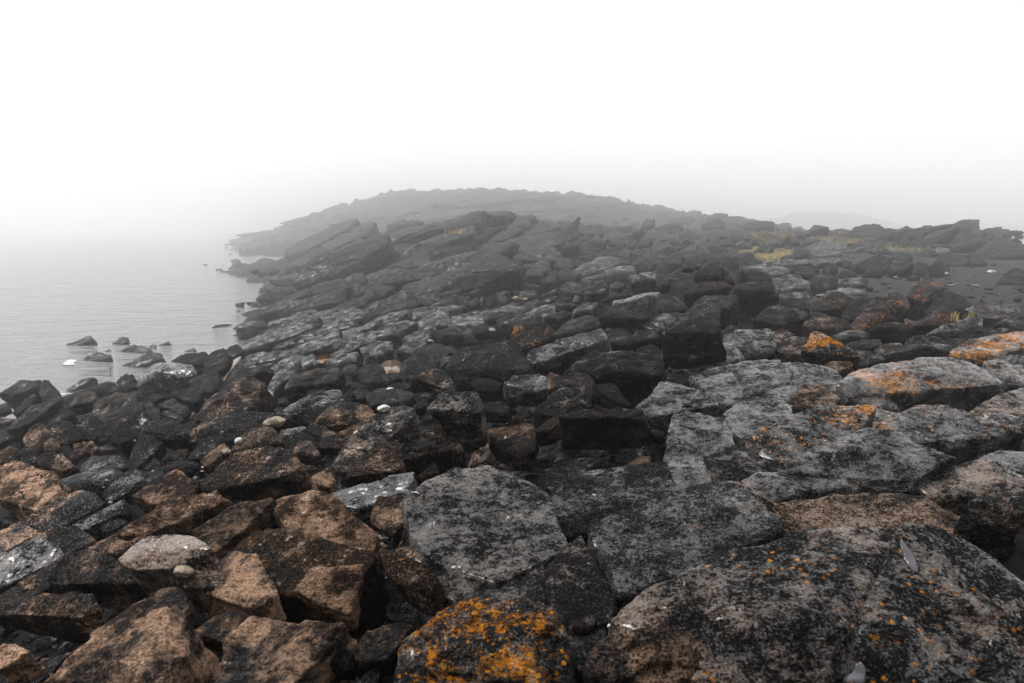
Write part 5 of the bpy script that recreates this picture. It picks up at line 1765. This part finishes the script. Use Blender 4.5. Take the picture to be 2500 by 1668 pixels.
# strands of dead grass lying over the two domed boulders
for z_, cx_, lab in (('F3', 1410, 'dead grass strands draped over the left domed boulder'), ('F3', 1640, 'dead grass strands draped over the right domed boulder')):
    sp = []
    for _ in range(240):
        h = see(*unzone(z_, [(cx_ + rs.normal(0, 60), 540 + rs.normal(0, 45))])[0])
        if h is not None and 20 < h[0][1] < 75:
            sp.append(h[0])
    grass('grass_tuft', np.array(sp), .1, .35, 2.4, lab, kind='stuff', group='tufts of dry grass', wid=.014)
sp = []
for _ in range(220):
    h = see(rs.uniform(1970, 2060), rs.uniform(565, 592))
    if h is not None and 20 < h[0][1] < 90:
        sp.append(h[0])
grass('grass_tuft', np.array(sp), .12, .3, .9, 'thin pale grass behind the grassy boulders at the foot of the stack', kind='stuff', group='tufts of dry grass', wid=.012)

# yellow weed scraps and a stick on the sand
for z_, x, y, w, lab in (('F4', 1305, 1003, 40, 'scrap of yellow weed by the lichen-ridged boulder'), ('F4', 1890, 1015, 62, 'flat scrap of yellow weed on the black sand'),
                         ('F3', 1940, 1128, 24, 'tiny scrap of yellow weed at the sand edge')):
    h = see(*unzone(z_, [(x, y)])[0])
    size = w / 3.917 / FPX * h[0][1]
    sp = h[0] + np.c_[rs.normal(0, size * .3, 26), rs.normal(0, size * .3, 26), np.zeros(26)]
    grass('weed_scrap', sp, size * .2, size * .6, 2.0, lab, cat='seaweed', wid=size * .05, group='scraps of yellow weed', mat=M_LEAF)


def rod(name, A, B, r, mat, **kw):
    A, B = np.array(A), np.array(B)
    m = 7
    V, F = [], []
    ax = (B - A) / np.linalg.norm(B - A)
    e1 = np.cross(ax, [0, 0, 1.0])
    e1 /= np.linalg.norm(e1) + 1e-9
    e2 = np.cross(ax, e1)
    n = 6
    for i in range(n):
        t = i / (n - 1)
        c = A + (B - A) * t + e1 * math.sin(t * 5) * r * 0.8
        rr = r * (1 - 0.5 * t)
        for k in range(m):
            a = 6.283 * k / m
            V.append(c + (e1 * math.cos(a) + e2 * math.sin(a)) * rr)
    for i in range(n - 1):
        for k in range(m):
            F.append((i * m + k, i * m + (k + 1) % m, (i + 1) * m + (k + 1) % m, (i + 1) * m + k))
    return put(name, mesh_np(name, np.array(V) - A, np.array(F), mat), loc=A, **kw)


a_, b_ = see(*unzone('F4', [(1610, 1018)])[0])[0], see(*unzone('F4', [(1720, 1002)])[0])[0]
rod('driftwood_stick', a_ + np.array([0, 0, .02]), b_ + np.array([0, 0, .02]), 0.035, M_CREAM, label='thin pale driftwood stick on the black sand', cat='driftwood')
# a stalk of kelp standing out of the water near the shelf
k0 = rays(unzone('F5', [(1055, 1075)]))[0]
k0 = k0 * (CAMZ / -k0[2]) + np.array([0, 0, CAMZ])
kelp = rod('kelp_stalk', k0 - np.array([0, 0, .15]), k0 + np.array([0.02, 0, .18]), 0.015, M_KELP, label='dark kelp stalk with a frond standing out of the water', cat='seaweed')
fr = rod('frond', np.array(k0) + np.array([-.03, 0, .17]), np.array(k0) + np.array([.07, .03, .19]), 0.018, M_KELP)
fr.location = Vector(fr.location) - kelp.location
fr.parent = kelp

# ------------------------------------------------------------------ foam at the rocks
def foam(z_, pts, label, seed):
    uv = smooth_poly(unzone(z_, parse_pts(pts)), 2)
    d = rays(uv)
    P = d * (-CAMZ / d[:, 2])[:, None]
    c2, ext = P[:, :2].mean(0), np.ptp(P[:, :2], axis=0)
    poly = [tuple(p) for p in P[:, :2]]
    V, F = [], []
    r_ = np.random.default_rng(seed)
    S, Fq = cubesphere(3)
    n = 0
    tries = 0
    while n < 420 and tries < 4000:
        tries += 1
        p = (c2[0] + r_.uniform(-.5, .5) * ext[0], c2[1] + r_.uniform(-.5, .5) * ext[1])
        if not inpoly(p, poly):
            continue
        if fbm(np.array([[p[0] * 2.2, p[1] * 1.2, seed]]), 2, seed)[0] < 0.1:
            continue
        s = r_.uniform(0.008, 0.03)
        F.append(Fq + len(S) * n)
        V.append(S * np.array([s, s, s * 0.35]) + np.array([p[0] - c2[0], p[1] - c2[1], 0.01]))
        n += 1
    if not V:
        return None
    return put('sea_foam', mesh_np('sea_foam', np.concatenate(V), np.concatenate(F), M_FOAM), loc=(c2[0], c2[1], 0), label=label, kind='stuff', group='white foam around the rocks')


foam('F5', '600,985 630,950 700,930 740,945 700,965 720,985 660,990', 'largest patch of white foam left of the black rock', 1)
foam('F5', '940,840 960,810 1010,800 1060,815 1020,835 960,850', 'white foam behind the small pointed rock', 2)
foam('F5', '790,960 850,930 930,935 930,945 860,965', 'white foam along the foot of the black rock', 3)
foam('F5', '800,890 850,870 890,865 840,890', 'streak of foam left of the small pointed rock', 4)
foam('F5', '1060,830 1150,800 1180,810 1090,840', 'streak of foam before the slanting rock', 5)
foam('F6', '540,470 600,430 680,430 640,470', 'foam at the sea end of the shelf below the headland', 6)
foam('F6', '600,60 700,40 770,55 680,75', 'foam streak at the foot of the nearer headland', 7)
foam('F1', '280,580 340,560 420,590 340,590', 'faint foam at the far tip of the headland', 8)

# ------------------------------------------------------------------ fog
bm = bmesh.new()
bmesh.ops.create_cube(bm, size=1.0)
HX0, HX1, HY0, HY1, HZ0, HZ1 = -900, 900, -120, 900, -6.0, 20.0
for vtx in bm.verts:
    vtx.co = ((HX0 + HX1) / 2 + vtx.co.x * (HX1 - HX0), (HY0 + HY1) / 2 + vtx.co.y * (HY1 - HY0), (HZ0 + HZ1) / 2 + vtx.co.z * (HZ1 - HZ0))
hm = bpy.data.meshes.new('haze')
bm.to_mesh(hm)
bm.free()
mh, nt = nodes_of('fog')
out = nt.nodes.new('ShaderNodeOutputMaterial')
pv = nt.nodes.new('ShaderNodeVolumePrincipled')
pv.inputs['Color'].default_value = (0.992, 0.992, 1.0, 1)
pv.inputs['Density'].default_value = HAZE_DENSITY
pv.inputs['Anisotropy'].default_value = 0.85
nt.links.new(pv.outputs[0], out.inputs['Volume'])
hm.materials.append(mh)
put('haze', hm, kind='stuff', label='white sea fog filling the air')
tri = sum(len(o.data.polygons) * 2 for o in SC.objects if o.type == 'MESH')
print('TRIS', tri, 'OBJECTS', len(SC.objects), 'FILL', nfill, 'CAND', len(cand))
